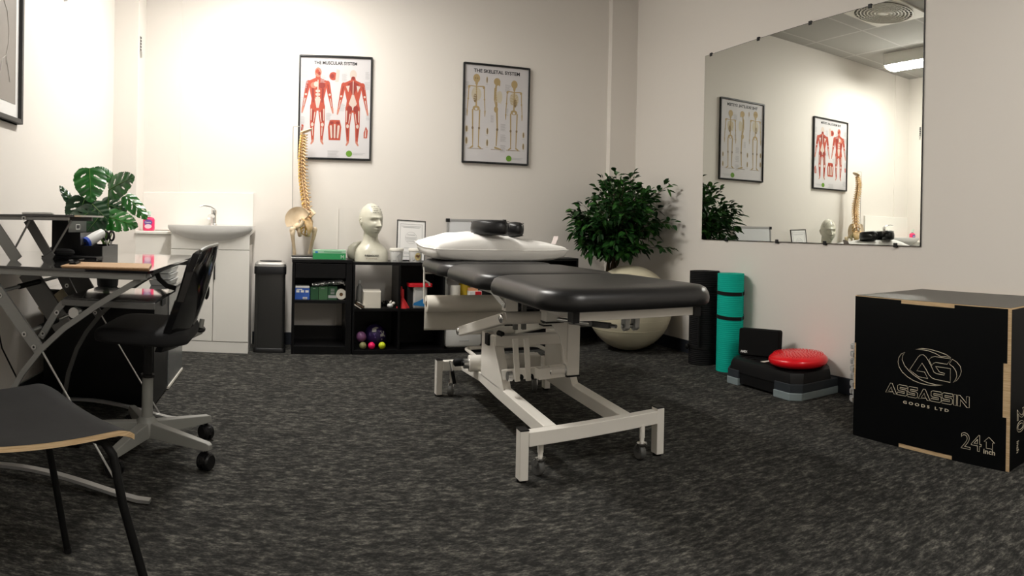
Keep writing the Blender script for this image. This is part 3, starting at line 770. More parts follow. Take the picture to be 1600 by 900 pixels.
for k in range(9):
    x, z = .655 + rb.uniform(-.02, .03), .318 + rb.uniform(0, .03)
    g.tube([(x, 4.47, z), (x + rb.uniform(-.02, .02), 4.45, z + .015), (x + rb.uniform(-.03, .03), 4.47, z - .004)], .004, 6)
tag(g.build('cable_bundle', m_rubber, None), 'tangled black cable bundle in the first cube', 'cable')

o = G()
def redc(u, v):
    a = 2 * PI * v; z = .310 + .128 * u
    r = .042 - .030 * min(1, u * 1.9) + .016 * max(0, u - .5)
    r *= 1 + .25 * math.sin(3 * a + 2 * u) * (1 - u * .5)
    return (.790 - .018 * u + r * math.cos(a), 4.435 + .6 * r * math.sin(a), z)
o.grid(redc, 16, 24); o.tube([(.775, 4.437, .43), (.776, 4.437, .458)], [.012, .004], 8)
tag(o.build('red_band', m_redcloth, None), 'red rubber exercise band hanging in folds in the second cube', 'band')
t = thing('protein_tub', 'white and blue tub with red lid in the second cube', 'tub', (.905, 4.47, .31))
g = G(); g.slab(.858, .958, 4.43, 4.53, [(.004, .310), (0, .316), (0, .455)], rc=.018); g.build('tub', m_milky, t)
g = G(); g.slab(.825, .992, 4.42, 4.54, [(0, .455), (0, .474), (.004, .478)], rc=.02); g.build('lid', m_redm, t)
g = G(); g.prism([(.8585, .330), (.955, .318), (.957, .365), (.93, .375), (.90, .360), (.862, .345)], lambda u, v, h: (u, 4.4285 - h, v), 0, .0012); g.build('blue_swoosh', m_blueprint, t)
text('tub_lettering', 'Micellar', m_ink_grey, t, (.872, 4.4285, .430), (1, 0, 0), (0, 0, 1), .018, width=.06)
o = Bx('dark_box', m_dark_inside, None, .822, .856, 4.44, 4.53, .310, .452, bev=.001); tag(o, 'dark narrow carton left of the white tub', 'box')

t = thing('pump_bottle', 'cloudy pump bottle at the left of the third cube', 'bottle', (1.10, 4.50, .31))
g = G(); g.lathe([(.026, .310), (.028, .316), (.028, .44), (.02, .465), (.010, .475), (.010, .492)], (1.098, 4.50, 0), 20); g.build('bottle', m_milky, t)
g = G(); g.tube([(1.098, 4.50, .49), (1.098, 4.50, .515), (1.098, 4.46, .512)], .006, 8); g.build('pump', m_milky, t)
tag(G().lathe([(.036, .310), (.038, .315), (.038, .455), (.036, .463)], (1.163, 4.47, 0), 28).build('tape_roll', m_offw, None), 'cream cylinder of stacked tape beside the pump bottle', 'tape')
t = thing('yellow_tub', 'round yellow tub behind the red box in the third cube', 'tub', (1.25, 4.53, .31))
g = G(); g.lathe([(.040, .310), (.043, .32), (.043, .455), (.036, .475), (.02, .484)], (1.247, 4.53, 0), 28); g.build('tub', m_yellow, t)
t = thing('plaster_box', 'small red and white box in front of the yellow tub', 'box', (1.30, 4.45, .31))
g = G(); g.box(1.255, 1.345, 4.42, 4.48, .310, .425); g.build('carton', m_paperw, t, bev=.001)
Bx('red_panel', m_redm, t, 1.297, 1.342, 4.4188, 4.4202, .390, .423); Bx('orange_flap', mat('peach_card', (.72, .36, .20), .6), t, 1.255, 1.32, 4.43, 4.47, .425, .445)
# last column beyond the first unit
t = thing('blue_print_box', 'grey carton with blue triangle at the right end of the shelves', 'box', (1.45, 4.46, .31))
g = G(); g.box(1.425, 1.52, 4.42, 4.50, .310, .445); g.build('carton', mat('grey_card', (.28, .29, .30), .6), t, bev=.001)
g = G(); g.prism([(1.435, .395), (1.50, .395), (1.465, .425)], lambda u, v, h: (u, 4.4195 - h, v), 0, .001); g.build('triangle_print', m_blueprint, t)

t = thing('white_appliance', 'white rounded appliance under the couch roll in the third bottom cube', 'appliance', (1.21, 4.47, .03))
g = G(); g.slab(1.080, 1.352, .034, .262, [(.010, -4.50), (.002, -4.495), (0, -4.49), (0, -4.425), (.004, -4.418), (.014, -4.412)][::-1], rc=.035, nc=8, fn=lambda x, z, h: (x, -h, z)); g.build('casing', m_milky, t)
Bx('logo_plate', m_ink_grey, t, 1.185, 1.255, 4.4105, 4.4120, .078, .086)
g = G(); g.box(1.09, 1.34, 4.4102, 4.412, .205, .2075); g.build('seam', m_ink_grey, t)

# balls in the first bottom cube
def ball(c, r, m_, lab, extra=None):
    t = thing('massage_ball', lab, 'ball', (c[0], c[1], c[2] - r), group='small balls in the bottom cube')
    G().ball(c, r, 28, 16).build('ball', m_, t)
    return t
ball((.508, 4.475, .108), .036, m_mauve, 'shiny mauve ball resting behind the olive ball')
ball((.517, 4.432, .0545), .0243, m_olive, 'dull olive ball, leftmost of the front row')
ball((.576, 4.432, .0545), .0243, m_pinkball, 'bright pink spiky ball between the olive and yellow balls')
ball((.648, 4.432, .0545), .0243, m_yball, 'bright yellow tennis-like ball, rightmost of the front row')
t = thing('medicine_ball', 'large purple, grey and black ball behind the small balls', 'ball', (.612, 4.53, .03))
G().ball((.617, 4.54, .108), .078, 32, 20).build('ball', mat('dark_purple', (.03, .016, .085), .4), t)
def onball(c, r, pts, name, m_, par):
    g = G(); c = Vector(c)
    top = []; 
    for a, b in pts:
        d = Vector((math.sin(a) * math.cos(b), -math.cos(a) * math.cos(b), math.sin(b))); top.append(c + d * (r + .0012))
    n = len(top); m0 = sum(top, Vector()) / n; m0 = c + (m0 - c).normalized() * (r + .0018)
    vs = g.pts(top); mm = g.b.verts.new(m0)
    for i in range(n): g.face((vs[i], vs[(i + 1) % n], mm))
    return g.build(name, m_, par)
m_lilac = mat('lilac_panel', (.14, .08, .28), .4); m_ballgrey = mat('ball_grey', (.42, .40, .36), .5)
onball((.617, 4.54, .108), .078, [(-.55, .75), (-.1, .95), (.25, .85), (-.1, .45), (-.5, .45)], 'grey_panel', m_ballgrey, t)
onball((.617, 4.54, .108), .078, [(.35, .55), (.8, .45), (.85, 0), (.45, -.3), (.3, .1)], 'grey_panel', m_ballgrey, t)
onball((.617, 4.54, .108), .078, [(-.75, .35), (-.25, .2), (.25, .6), (.3, .45), (-.15, -.1), (-.7, .1)], 'purple_panel', m_lilac, t)

# ------------------------------------------------------------------ tubs, certificate, whiteboard on the cubes
def tub(cx_, cy, z, label, kind):
    t = thing('cream_tub', label, 'tub', (cx_, cy, z), group='tubs on the cube shelf')
    g = G(); g.lathe([(.040, z), (.042, z + .003), (.046, z + .082)], (cx_, cy, 0), 32); g.build('tub', m_milky, t)
    g = G(); g.lathe([(.049, z + .078), (.049, z + .090), (.046, z + .095), (.02, z + .096)], (cx_, cy, 0), 32); g.build('lid', m_offw, t)
    def on(x, zz): 
        return (cx_ + x, cy - math.sqrt(max(0, .0455 ** 2 - x * x)) - .0006, z + zz)
    g = G()
    if kind == 'a':
        P = [(.006, .012), (.024, .012), (.026, .05), (.018, .062), (.008, .052), (-.004, .038), (.002, .03)]
        g.face(g.pts([on(*p) for p in P])); g.build('printed_figure', m_ink_grey, t)
        g = G(); g.face(g.pts([on(*p) for p in ((-.03, .066), (.0, .066), (.0, .070), (-.03, .070))])); g.face(g.pts([on(*p) for p in ((-.03, .012), (-.008, .012), (-.008, .016), (-.03, .016))])); g.build('printed_line', m_ink_grey, t)
    else:
        g.face(g.pts([on(.008 + .021 * math.cos(a * PI / 10), .040 + .026 * math.sin(a * PI / 10)) for a in range(20)])); g.build('yellow_disc', mat('pale_yellow', (.62, .50, .22), .5), t)
        g = G(); P = [(-.010, .045), (-.004, .040), (.006, .036), (.016, .034), (.026, .050), (.024, .058), (.018, .048), (.008, .050), (.0, .052)]
        g.face(g.pts([(p[0], p[1] - .0006, p[2]) for p in [on(*q) for q in P]])); g.build('printed_horse', m_brown, t)
        g = G(); g.face(g.pts([on(-.024 + .008 * math.cos(a * PI / 8), .024 + .010 * math.sin(a * PI / 8)) for a in range(16)])); g.build('grey_seal', m_ink_grey, t)
    return t
tub(.740, 4.455, .624, 'white tub with grey figure print beside the bust', 'a')
tub(.873, 4.455, .624, 'white tub with yellow and brown horse print near the pillow', 'b')
t = thing('certificate_frame', 'thin black framed certificate leaning behind the two tubs', 'frame', (.865, 4.62, .624))
Rt = Matrix.Translation((.865, 4.60, .624)) @ Matrix.Rotation(.035, 4, 'Y') @ Matrix.Rotation(-.14, 4, 'X')
def fr(g): return g.xform(Rt)
w_, h_ = .208, .292
g = G(); g.box(-w_ / 2, -w_ / 2 + .006, -.006, .006, 0, h_); g.box(w_ / 2 - .006, w_ / 2, -.006, .006, 0, h_); g.box(-w_ / 2, w_ / 2, -.006, .006, 0, .006); g.box(-w_ / 2, w_ / 2, -.006, .006, h_ - .006, h_)
fr(g).build('frame', m_frameb, t)
g = G(); g.box(-w_ / 2 + .006, w_ / 2 - .006, -.002, .005, .006, h_ - .006); fr(g).build('sheet', m_paperw, t)
g = G()
for a, b, c_, d in ((-.080, .080, .262, .2645), (-.080, .080, .030, .0325), (-.0805, -.078, .030, .2645), (.078, .0805, .030, .2645)): g.box(a, b, -.0032, -.002, c_, d)
fr(g).build('printed_border', m_ink_grey, t)
g = G()
for z_, hw in ((.247, .072), (.238, .060), (.185, .028), (.165, .040), (.155, .036), (.14, .030), (.09, .05), (.06, .06), (.05, .05)): g.box(-hw, hw, -.0032, -.002, z_, z_ + .003)
fr(g).build('printed_line', m_ink_grey, t)
g = G(); g.tube([(.042 * math.cos(a * PI / 16), -.0026, .165 + .042 * math.sin(a * PI / 16)) for a in range(32)], .0009, 4, closed=True); fr(g).build('printed_seal', m_ink_grey, t)

t = thing('whiteboard', 'small whiteboard with grey frame leaning on the wall behind the pillow', 'whiteboard', (1.385, 4.70, .658))
Rt = Matrix.Translation((1.385, 4.715, .626)) @ Matrix.Rotation(-.045, 4, 'X')
g = G(); g.box(-.215, .215, -.004, .004, .012, .292); fr(g).build('panel', m_wb, t)
g = G(); g.box(-.226, .226, -.008, .006, .290, .306); g.box(-.226, .226, -.008, .006, 0, .014); g.box(-.226, -.212, -.008, .006, .014, .29); g.box(.212, .226, -.008, .006, .014, .29); fr(g).build('frame', mat('aluminium_satin', (.42, .42, .42), .4, metal=.5), t)
for sx in (-1, 1):
    for z_ in (.294, .010):
        g = G(); g.box(sx * .220 - .014, sx * .220 + .014, -.011, .009, z_ - .012, z_ + .014); fr(g).build('corner', m_blackp, t, bev=.002)

# ------------------------------------------------------------------ phrenology bust
bc = Vector((.568, 4.52, .905)); byaw = math.radians(-90 + 27)      # the face looks towards the camera's right
BX_ = Matrix.Translation(bc) @ Matrix.Rotation(byaw, 4, 'Z')
t = thing('phrenology_bust', 'glazed grey-green phrenology head bust on the cube shelf', 'bust', (.57, 4.53, .624))
def gs(x, s_): return math.exp(-(x / s_) ** 2)
def headpt(u, v):
    th = 2 * PI * u; ph = -PI / 2 + PI * v
    cx_, sy, sz = math.cos(th) * math.cos(ph), math.sin(th) * math.cos(ph), math.sin(ph)
    x, y, z = .096 * cx_, .077 * sy, .120 * sz
    if z < 0:
        k = -z / .120
        y *= 1 - .32 * k ** 1.8
        x = x * (1 - .18 * k ** 2) + .018 * k ** 1.4
        if cx_ < 0: x *= 1 - .35 * k
    else:
        if cx_ < 0: x *= 1.10
        y *= 1 + .06 * (z / .12)
    if cx_ > 0:
        f = cx_
        x -= .010 * gs(z + .01, .05) * f * (1 - gs(y, .05))
        x += f * (.011 * gs(z - .020, .010) * gs(y, .05)
                  - .020 * gs(abs(y) - .031, .016) * gs(z + .001, .013)
                  + .006 * gs(abs(y) - .031, .010) * gs(z + .004, .006)
                  + .036 * gs(y, .0105) * max(0, min(1, (.018 - z) / .055)) * (1 if z > -.038 else gs(z + .038, .006))
                  + .008 * gs(abs(y) - .011, .007) * gs(z + .036, .008)
                  + .009 * gs(y, .022) * (gs(z + .060, .0055) + .9 * gs(z + .074, .0065))
                  - .005 * gs(y, .025) * gs(z + .067, .003)
                  - .004 * gs(y, .02) * gs(z + .086, .007)
                  + .012 * gs(y, .022) * gs(z + .104, .014)
                  + .005 * gs(abs(y) - .045, .018) * gs(z + .035, .02))
    return Vector((x, y, z))
def headw(u, v): return BX_ @ headpt(u, v)
g = G(); g.grid(headw, 120, 96); g.build('head', m_bust, t, ang=80)
for s_ in (1, -1):
    g = G()
    P = []
    for k in range(13):
        a = -1.2 + k / 12 * 4.4
        P.append(BX_ @ Vector((-.010 - .012 * math.cos(a) * .9, s_ * (.076 + .004 * math.sin(a * 2)), -.012 + .026 * math.sin(a))))
    g.tube(P, [.0035 + .003 * math.sin(PI * k / 12) for k in range(13)], 8)
    g.ball(BX_ @ Vector((-.008, s_ * .073, -.012)), (.012, .008, .02), 12, 8); g.build('ear', m_bust, t, ang=80)
def loft(secs, n=40, fn=None):
    R = []
    for (x, y, z, rx, ry, e) in secs:
        ring = []
        for k in range(n):
            a = 2 * PI * k / n; c_, s_ = math.cos(a), math.sin(a)
            ring.append((x + rx * math.copysign(abs(c_) ** e, c_), y + ry * math.copysign(abs(s_) ** e, s_), z))
        R.append(ring)
    return R
g = G(); g.rings(loft([(.575, 4.53, .624, .116, .082, .7), (.575, 4.53, .650, .116, .082, .72), (.577, 4.53, .685, .114, .078, .8), (.577, 4.53, .708, .108, .072, .9), (.574, 4.535, .730, .090, .065, 1), (.572, 4.54, .752, .064, .060, 1),
                 (.570, 4.54, .775, .054, .056, 1), (.570, 4.538, .81, .051, .055, 1), (.570, 4.535, .85, .052, .056, 1)])); g.build('shoulders', m_bust, t, ang=80)
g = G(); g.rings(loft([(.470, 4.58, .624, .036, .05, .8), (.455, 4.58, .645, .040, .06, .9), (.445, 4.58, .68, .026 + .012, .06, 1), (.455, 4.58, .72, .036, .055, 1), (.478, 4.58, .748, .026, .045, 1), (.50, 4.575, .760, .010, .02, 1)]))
g.build('rear_shoulder', mat('bust_dark', (.27, .26, .21), .45), t, ang=80)  # rear shoulder coloured darker than the rest of the bust
rb = random.Random(12)
g = G()
for (z_, a0, a1, n_) in ((.052, -.55, .05, 5), (.066, -.50, .05, 4), (.080, -.45, .10, 4), (.094, -.7, .3, 5), (.060, .55, 1.15, 3), (.078, .5, 1.2, 3), (.098, .6, 1.2, 2), (.040, .8, 1.25, 2)):
    for k in range(n_):
        a = a0 + (a1 - a0) * (k + rb.uniform(0, .5)) / n_
        u = (a / (2 * PI)) % 1; v = .5 + math.asin(min(.98, z_ / .120)) / PI
        p0 = headw(u, v); p1 = headw((u + .018) % 1, v + .004 * rb.uniform(-1, 1)); p2 = headw((u + .009) % 1, v + .004)
        out = (p0 - bc).normalized() * .0004
        g.tube([p0 + out, p2 + out, p1 + out], .0016, 4)
g.build('skull_lettering', m_ink, t)
g = G()
for vv in (.63, .72):
    pass
for aa in (.10, .18, .90, .04):
    g.tube([headw(aa, .5 + .045 * k) + (headw(aa, .5 + .045 * k) - bc).normalized() * .0002 for k in range(3, 10)], .0006, 4)
g.build('region_line', m_ink_grey, t)
text('base_lettering', 'PHRENOLOGY', m_ink, t, (.520, 4.4475, .660), (1, 0, 0), (0, 0, 1), .017, bold=.0005, width=.098)
text('maker_lettering', 'BY L.N. FOWLER', m_brown, t, (.530, 4.4472, .642), (1, 0, 0), (0, 0, 1), .009, width=.075)

# ------------------------------------------------------------------ spine model
t = thing('spine_model', 'anatomical spine with pelvis hanging on a rod stand on the small shelf unit', 'model', (.12, 4.56, .637))
g = G(); g.box(.022, .215, 4.49, 4.665, .637, .646); g.build('base_plate', m_silver, t, bev=.002)
g = G(); g.box(.022, .215, 4.49, 4.665, .646, .6485); g.box(.024, .213, 4.492, 4.663, .6485, .655); g.build('base_pad', m_frameb, t, bev=.001)
g = G(); g.tube([(.026, 4.56, .650), (.024, 4.56, 1.0), (.018, 4.56, 1.54), (.024, 4.56, 1.549), (.045, 4.56, 1.549), (.080, 4.56, 1.546), (.085, 4.56, 1.52)], .0026, 8); g.build('rod', m_dchrome, t)
def spx(z):      # centre line of the column
    T = ((1.50, .084, 4.56), (1.42, .078, 4.545), (1.34, .075, 4.555), (1.20, .080, 4.58), (1.12, .092, 4.575), (1.02, .108, 4.55), (.95, .116, 4.545), (.90, .120, 4.55))
    if z >= T[0][0]: return T[0][1:]
    for a, b in zip(T, T[1:]):
        if b[0] <= z <= a[0]:
            k = (a[0] - z) / (a[0] - b[0]); return (a[1] + (b[1] - a[1]) * k, a[2] + (b[2] - a[2]) * k)
    return T[-1][1:]
g = G(); Rz = Matrix.Rotation(.35, 3, 'Y')
g.ball((.108, 4.555, 1.516), (.046, .036, .012), 20, 10, R=Rz.inverted() @ Matrix.Identity(3)); g.build('skull_base', m_bonew, t)
zz = 1.498; NV = 24
hs = [.0185] * 7 + [.0225] * 12 + [.030] * 5; tot = sum(hs); k_ = (1.498 - .915) / tot
fdir = Vector((-.70, .714, 0)); sdir = Vector((.714, .70, 0))       # the model's back is towards the camera's right
for i, h0 in enumerate(hs):
    h1 = h0 * k_; zc = zz - h1 / 2; zz -= h1
    x, y = spx(zc); c = Vector((x, y, zc)); q = i / (NV - 1); r = .0135 + .0100 * q
    g = G()
    g.lathe([(r * .8, -h1 * .36), (r, -h1 * .33), (r * .84, 0), (r, h1 * .33), (r * .8, h1 * .36)], c + fdir * .004, 14)
    for s_ in (1, -1):
        b0 = c - fdir * r * .8 + sdir * s_ * r * .7
        L = .022 + .008 * math.sin(PI * q)
        g.tube([b0, b0 + sdir * s_ * L * .6 - fdir * .008 + V(0, 0, .001), b0 + sdir * s_ * L - fdir * .010 + V(0, 0, .003)], [.005, .0035, .0042], 6)
        g.tube([b0 + V(0, 0, h1 * .45), b0 - fdir * .006 - V(0, 0, h1 * .45)], [.0045, .0045], 6)
    b0 = c - fdir * (r + .002)
    g.tube([b0, b0 - fdir * .014 - V(0, 0, .004 + .006 * math.sin(PI * q)), b0 - fdir * .026 - V(0, 0, .008 + .016 * math.sin(PI * q))], [.0055, .004, .0038], 6)
    v_ = g.build('vertebra', m_bone, t)
    if i < NV:
        g = G()
        g.lathe([(r * .86, -.5), (r * .98, -.2), (r * .98, .2), (r * .86, .5)], (0, 0, 0), 14)
        g.xform(Matrix.Translation(c + fdir * .004 - V(0, 0, h1 / 2)) @ Matrix.Diagonal((1, 1, h1 * .30, 1))); g.build('disc', m_disc, v_)
        for s_ in (1, -1):
            g = G()
            b1 = c - fdir * r * .4 + sdir * s_ * r * .8 - V(0, 0, h1 * .3)
            g.tube([b1, b1 + sdir * s_ * .012 - V(0, 0, .004), b1 + sdir * s_ * .018 - V(0, 0, .013)], [.0038, .0045, .003], 6)
            g.build('nerve', m_nerve, v_)
# sacrum
g = G()
sc = Vector((.118, 4.525, .885))
R = []
for k in range(10):
    u = k / 9; w2 = .046 * (1 - u) ** .8 + .006; c = sc + V(.004, .0, .030) - V(0, 0, .125 * u) - fdir * (.030 * math.sin(PI * u * .8)) 
    R.append([c + sdir * w2 * math.cos(2 * PI * j / 16) + fdir * (.013 * (1 - u * .6)) * math.sin(2 * PI * j / 16) for j in range(16)])
g.rings(R); g.build('sacrum', m_bone, t, ang=80)
g = G()
for s_ in (1, -1):
    for k in range(5):
        b0 = sc + V(0, 0, .03 - .02 * k) + sdir * s_ * (.022 - .003 * k) + fdir * .012
        g.tube([b0, b0 + fdir * .012 + sdir * s_ * .006 - V(0, 0, .018), b0 + fdir * .010 + sdir * s_ * .012 - V(0, 0, .045)], [.004, .004, .0025], 6)
g.build('nerve_roots', m_nerve, t)
def hip(s_):
    o = sc
    def P(a, b, c): return o + sdir * s_ * a + fdir * b + V(0, 0, c)      # lateral, forward, up
    g = G()
    # iliac wing: curved plate
    def wing(u, v, off):
        a = -0.35 + 2.75 * u                                         # fan angle
        r = (.022 + (.092 + .012 * math.sin(a * 2)) * v)
        b = .010 + r * math.cos(a) * .95
        c = -.002 + r * math.sin(a) * .92
        lat = .030 + .42 * max(0, b - .0) * v ** .6 + .010 * (1 - v) + off + .012 * math.sin(v * PI) * -1
        return P(lat, b, c)
    n1, n2 = 22, 10
    A_ = g.grid(lambda u, v: wing(u, v, .0032 * (1 + v * .6)), n1, n2); B_ = g.grid(lambda u, v: wing(u, v, -.0032 * (1 + v * .6)), n1, n2)
    for i in range(n1):
        for j in (0, n2): g.face((A_[i][j], A_[i + 1][j], B_[i + 1][j], B_[i][j]))
    for j in range(n2):
        for i in (0, n1): g.face((A_[i][j], A_[i][j + 1], B_[i][j + 1], B_[i][j]))
    g.ball(P(.058, .026, -.030), (.026, .024, .026), 16, 10)                                       # socket
    g.tube([P(.055, .035, -.020), P(.040, .058, -.036), P(.016, .072, -.048), P(.003, .074, -.058)], [.012, .008, .0075, .010], 10)   # upper pubic branch
    g.tube([P(.003, .072, -.060), P(.018, .055, -.078), P(.034, .030, -.094), P(.044, .012, -.092), P(.052, .012, -.062), P(.056, .016, -.035)], [.008, .006, .008, .013, .011, .014], 10)
    g.tube([P(.040, -.012, .012), P(.046, -.006, -.012), P(.055, .010, -.030)], [.014, .013, .015], 10)
    h_ = g.build('hip_bone', m_bonew, t, ang=80)
    g = G()
    g.ball(P(.070, .028, -.032), .0195, 16, 10)
    g.tube([P(.072, .028, -.034), P(.092, .026, -.045), P(.108, .022, -.060), P(.106, .022, -.090), P(.094, .026, -.135), P(.080, .030, -.190), P(.074, .032, -.222)],
           [.013, .012, .021, .015, .0115, .0115, .012], 14)
    g.ball(P(.112, .020, -.052), (.018, .016, .020), 14, 8)
    g.build('femur', m_bonew, t, ang=80)
hip(1); hip(-1)
# ------------------------------------------------------------------ treatment couch
t = thing('treatment_couch', 'black upholstered treatment couch on a white steel lifting base, centre of the room', 'treatment couch', (1.10, 2.72, 0))
PROF = [(.030, .618), (.010, .621), (.002, .630), (0, .645), (.003, .662), (.013, .678), (.030, .687), (.055, .691), (.12, .693)]
SK = .16     # the sections' ends run slightly askew in the photograph
def padfn(x, y, z): return (x, y, z)
for nm, (a, b) in (('foot_section', (1.79, 2.475)), ('middle_section', (2.480, 3.165)), ('head_section', (3.170, 3.77))):
    g = G(); g.slab(.755, 1.400, a, b, PROF, rc=.125, nc=10, fn=padfn); g.build(nm, m_vinyl, t, ang=60)
# frame rails under the upholstery
g = G(); g.box(.870, 1.315, 1.835, 1.865, .588, .618); g.build('front_rail', m_metalw, t, bev=.002)
for a, b in ((.862, .872), (1.313, 1.330)):
    g = G(); g.box(a - .012, b, 1.828, 1.872, .583, .618); g.build('rail_cap', m_blackp, t, bev=.002)
for x in (.865, 1.290):
    g = G(); g.box(x, x + .03, 1.865, 2.47, .588, .618); g.build('side_rail', m_metalw, t, bev=.002)
    g = G(); g.box(x, x + .03, 2.49, 3.16, .588, .618); g.build('side_rail', m_metalw, t, bev=.002)
    g = G(); g.box(x, x + .03, 3.18, 3.74, .592, .618); g.build('side_rail', m_metalw, t, bev=.002)
for y in (2.44, 2.52, 3.13, 3.20, 3.71):
    g = G(); g.box(.895, 1.29, y, y + .03, .588, .618); g.build('cross_rail', m_metalw, t, bev=.002)
# base: two end beams with feet, two long beams
def leg(x, y, nm='foot'):
    zt = .178 if x < 1 and y < 3 else .186
    g = G(); g.box(x - .016, x + .016, y - .0225, y + .0225, .008, zt); f = g.build(nm, m_metalw, t, bev=.003)
    g = G(); g.box(x - .0165, x + .0165, y - .023, y + .023, zt, zt + .005); g.build('end_cap', m_blackp, f, bev=.001)
    g = G(); g.cyl((x, y, 0), (x, y, .010), .018, n=16); g.build('rubber_tip', m_rubber, f)
leg(.802, 2.120); leg(1.378, 2.165); leg(.780, 3.30); leg(1.378, 3.30)
for a, b in (((.818, 2.122, .1465), (1.362, 2.164, .1525)), ((.796, 3.30, .156), (1.362, 3.30, .156))):
    g = G(); g.bar(a, b, .042, .050); g.build('end_beam', m_metalw, t, bev=.003)
for x0, x1 in ((.895, .945), (1.215, 1.265)):
    g = G(); g.prism([(2.155, .124), (2.155, .172), (2.72, .192), (2.95, .192), (3.280, .180), (3.280, .132), (2.95, .150), (2.72, .138)], lambda u, v, h: (h, u, v), x0, x1); g.build('long_beam', m_metalw, t, bev=.003)
def castor(x, y, yaw=0.0):
    g = G(); g.cyl((x, y, .085), (x, y, .135), .011, n=14); g.cyl((x, y, .068), (x, y, .086), .009, n=12); c_ = g.build('castor', m_metalw, t)
    g = G(); g.cyl((x, y, .068), (x, y, .084), .0085, n=12); g.build('stem_collar', m_blackp, c_)
    R = Matrix.Translation((x, y, 0)) @ Matrix.Rotation(yaw, 4, 'Z')
    g = G(); g.lathe([(.006, .060), (.020, .061), (.020, .066), (.008, .070)], (0, 0, 0), 18)
    for s_ in (-1, 1): g.obox((s_ * .0135, .006, .046), (.002, .018, .034), (.25, 0, 0))
    g.xform(R); g.build('fork', m_chrome, c_)
    g = G(); g.lathe([(.010, -.0115), (.026, -.011), (.029, -.007), (.029, .007), (.026, .011), (.010, .0115)], (0, 0, 0), 24)
    g.xform(R @ Matrix.Translation((0, .012, .029)) @ Matrix.Rotation(PI / 2, 4, 'Y')); g.build('wheel', mat('castor_grey', (.10, .10, .095), .5), c_)
castor(.880, 2.145, .25); castor(1.295, 2.145, .1); castor(.850, 3.30, 2.6); castor(1.31, 3.30, 2.9)
# castor lowering lever at the far end
g = G(); g.tube([(.832, 3.27, .185), (.842, 3.262, .13), (.858, 3.262, .06)], .0055, 8); g.build('lever_rod', m_dchrome, t)
g = G(); g.tube([(.842, 3.262, .135), (.856, 3.262, .07)], .010, 10); g.build('lever_sleeve', m_blackp, t)
# upright plates of the lifting frame
for x0, x1 in ((.895, .940), (1.215, 1.255)):
    g = G(); g.prism([(2.610, .185), (2.935, .185), (2.925, .392), (2.765, .392)], lambda u, v, h: (h, u, v), x0, x0 + .006)
    g.build('upright_plate', m_metalw, t, bev=.001)
    g = G(); g.prism([(2.630, .185), (2.700, .185), (2.815, .392), (2.770, .392)], lambda u, v, h: (h, u, v), x0 + .006, x1); g.build('upright_web', m_metalw, t, bev=.001)
    g = G(); g.prism([(2.870, .185), (2.935, .185), (2.925, .392), (2.880, .392)], lambda u, v, h: (h, u, v), x0 + .006, x1); g.build('upright_web', m_metalw, t, bev=.001)
Bx('black_stop', m_blackp, t, .885, .900, 2.80, 2.85, .345, .395, bev=.002)
g = G(); g.box(.900, 1.30, 2.735, 2.790, .352, .398); g.build('top_cross_beam', m_metalw, t, bev=.003)
g = G(); g.cyl((.92, 2.76, .408), (.932, 2.735, .404), .012, n=14); g.build('rubber_bump', m_rubber, t)
# upper link arm and its pivots
g = G(); g.bar((.905, 3.34, .325), (.905, 2.625, .492), .030, .050); g.build('upper_link', m_metalw, t, bev=.006)
g = G(); g.bar((1.215, 3.34, .325), (1.215, 2.625, .492), .030, .050); g.build('upper_link', m_metalw, t, bev=.006)
for x in (.888, 1.20):
    for (y, z) in ((3.335, .326), (2.632, .490)):
        g = G(); g.ball((x, y, z), (.009, .021, .021), 18, 10); g.build('pivot_cap', m_chrome, t)
g = G(); g.cyl((.905, 2.632, .490), (1.09, 2.632, .490), .026, n=22); g.build('pivot_tube', m_metalw, t)
g = G(); g.cyl((1.085, 2.632, .490), (1.10, 2.632, .490), .029, n=22); g.build('pivot_ring', m_dchrome, t)
g = G(); g.cyl((.92, 3.335, .326), (1.20, 3.335, .326), .020, n=18); g.build('rear_axle', m_metalw, t)
for (y, z) in ((3.02, .415), (2.93, .43)):
    g = G(); g.ball((.93, y, z), .0125, 14, 8); g.build('rubber_bump', m_rubber, t)
# short inner post and the long post carrying the table
g = G(); g.box(1.070, 1.120, 2.60, 2.65, .445, .592); p_ = g.build('inner_post', m_metalw, t, bev=.003)
Bx('post_band', m_blackp, p_, 1.068, 1.122, 2.598, 2.652, .455, .461); Bx('post_band', m_blackp, p_, 1.068, 1.122, 2.598, 2.652, .468, .473)
for x in (.99, 1.03):
    Bx('inner_strut', mat('grey_strut', (.20, .20, .19), .5), t, x, x + .018, 2.75, 2.77, .42, .60)
g = G(); g.box(1.105, 1.160, 2.425, 2.485, .278, .560); g.build('main_post', m_metalw, t, bev=.003)
Bx('post_foot_cap', m_blackp, t, 1.103, 1.162, 2.423, 2.487, .272, .279, bev=.001)
g = G(); g.prism([(1.025, .505), (1.105, .500), (1.105, .33), (1.070, .44)], lambda u, v, h: (u, h, v), 2.432, 2.440); g.build('gusset_plate', m_metalw, t, bev=.001)
g = G(); g.box(1.000, 1.075, 2.405, 2.46, .503, .588); g.build('bracket_box', m_metalw, t, bev=.003)
g = G(); g.prism([(1.00, .590), (1.16, .590), (1.16, .548), (1.09, .558)], lambda u, v, h: (u, h, v), 2.398, 2.404); g.build('corner_plate', m_metalw, t)
Bx('bracket_cap', m_blackp, t, .998, 1.077, 2.403, 2.462, .497, .503, bev=.001)
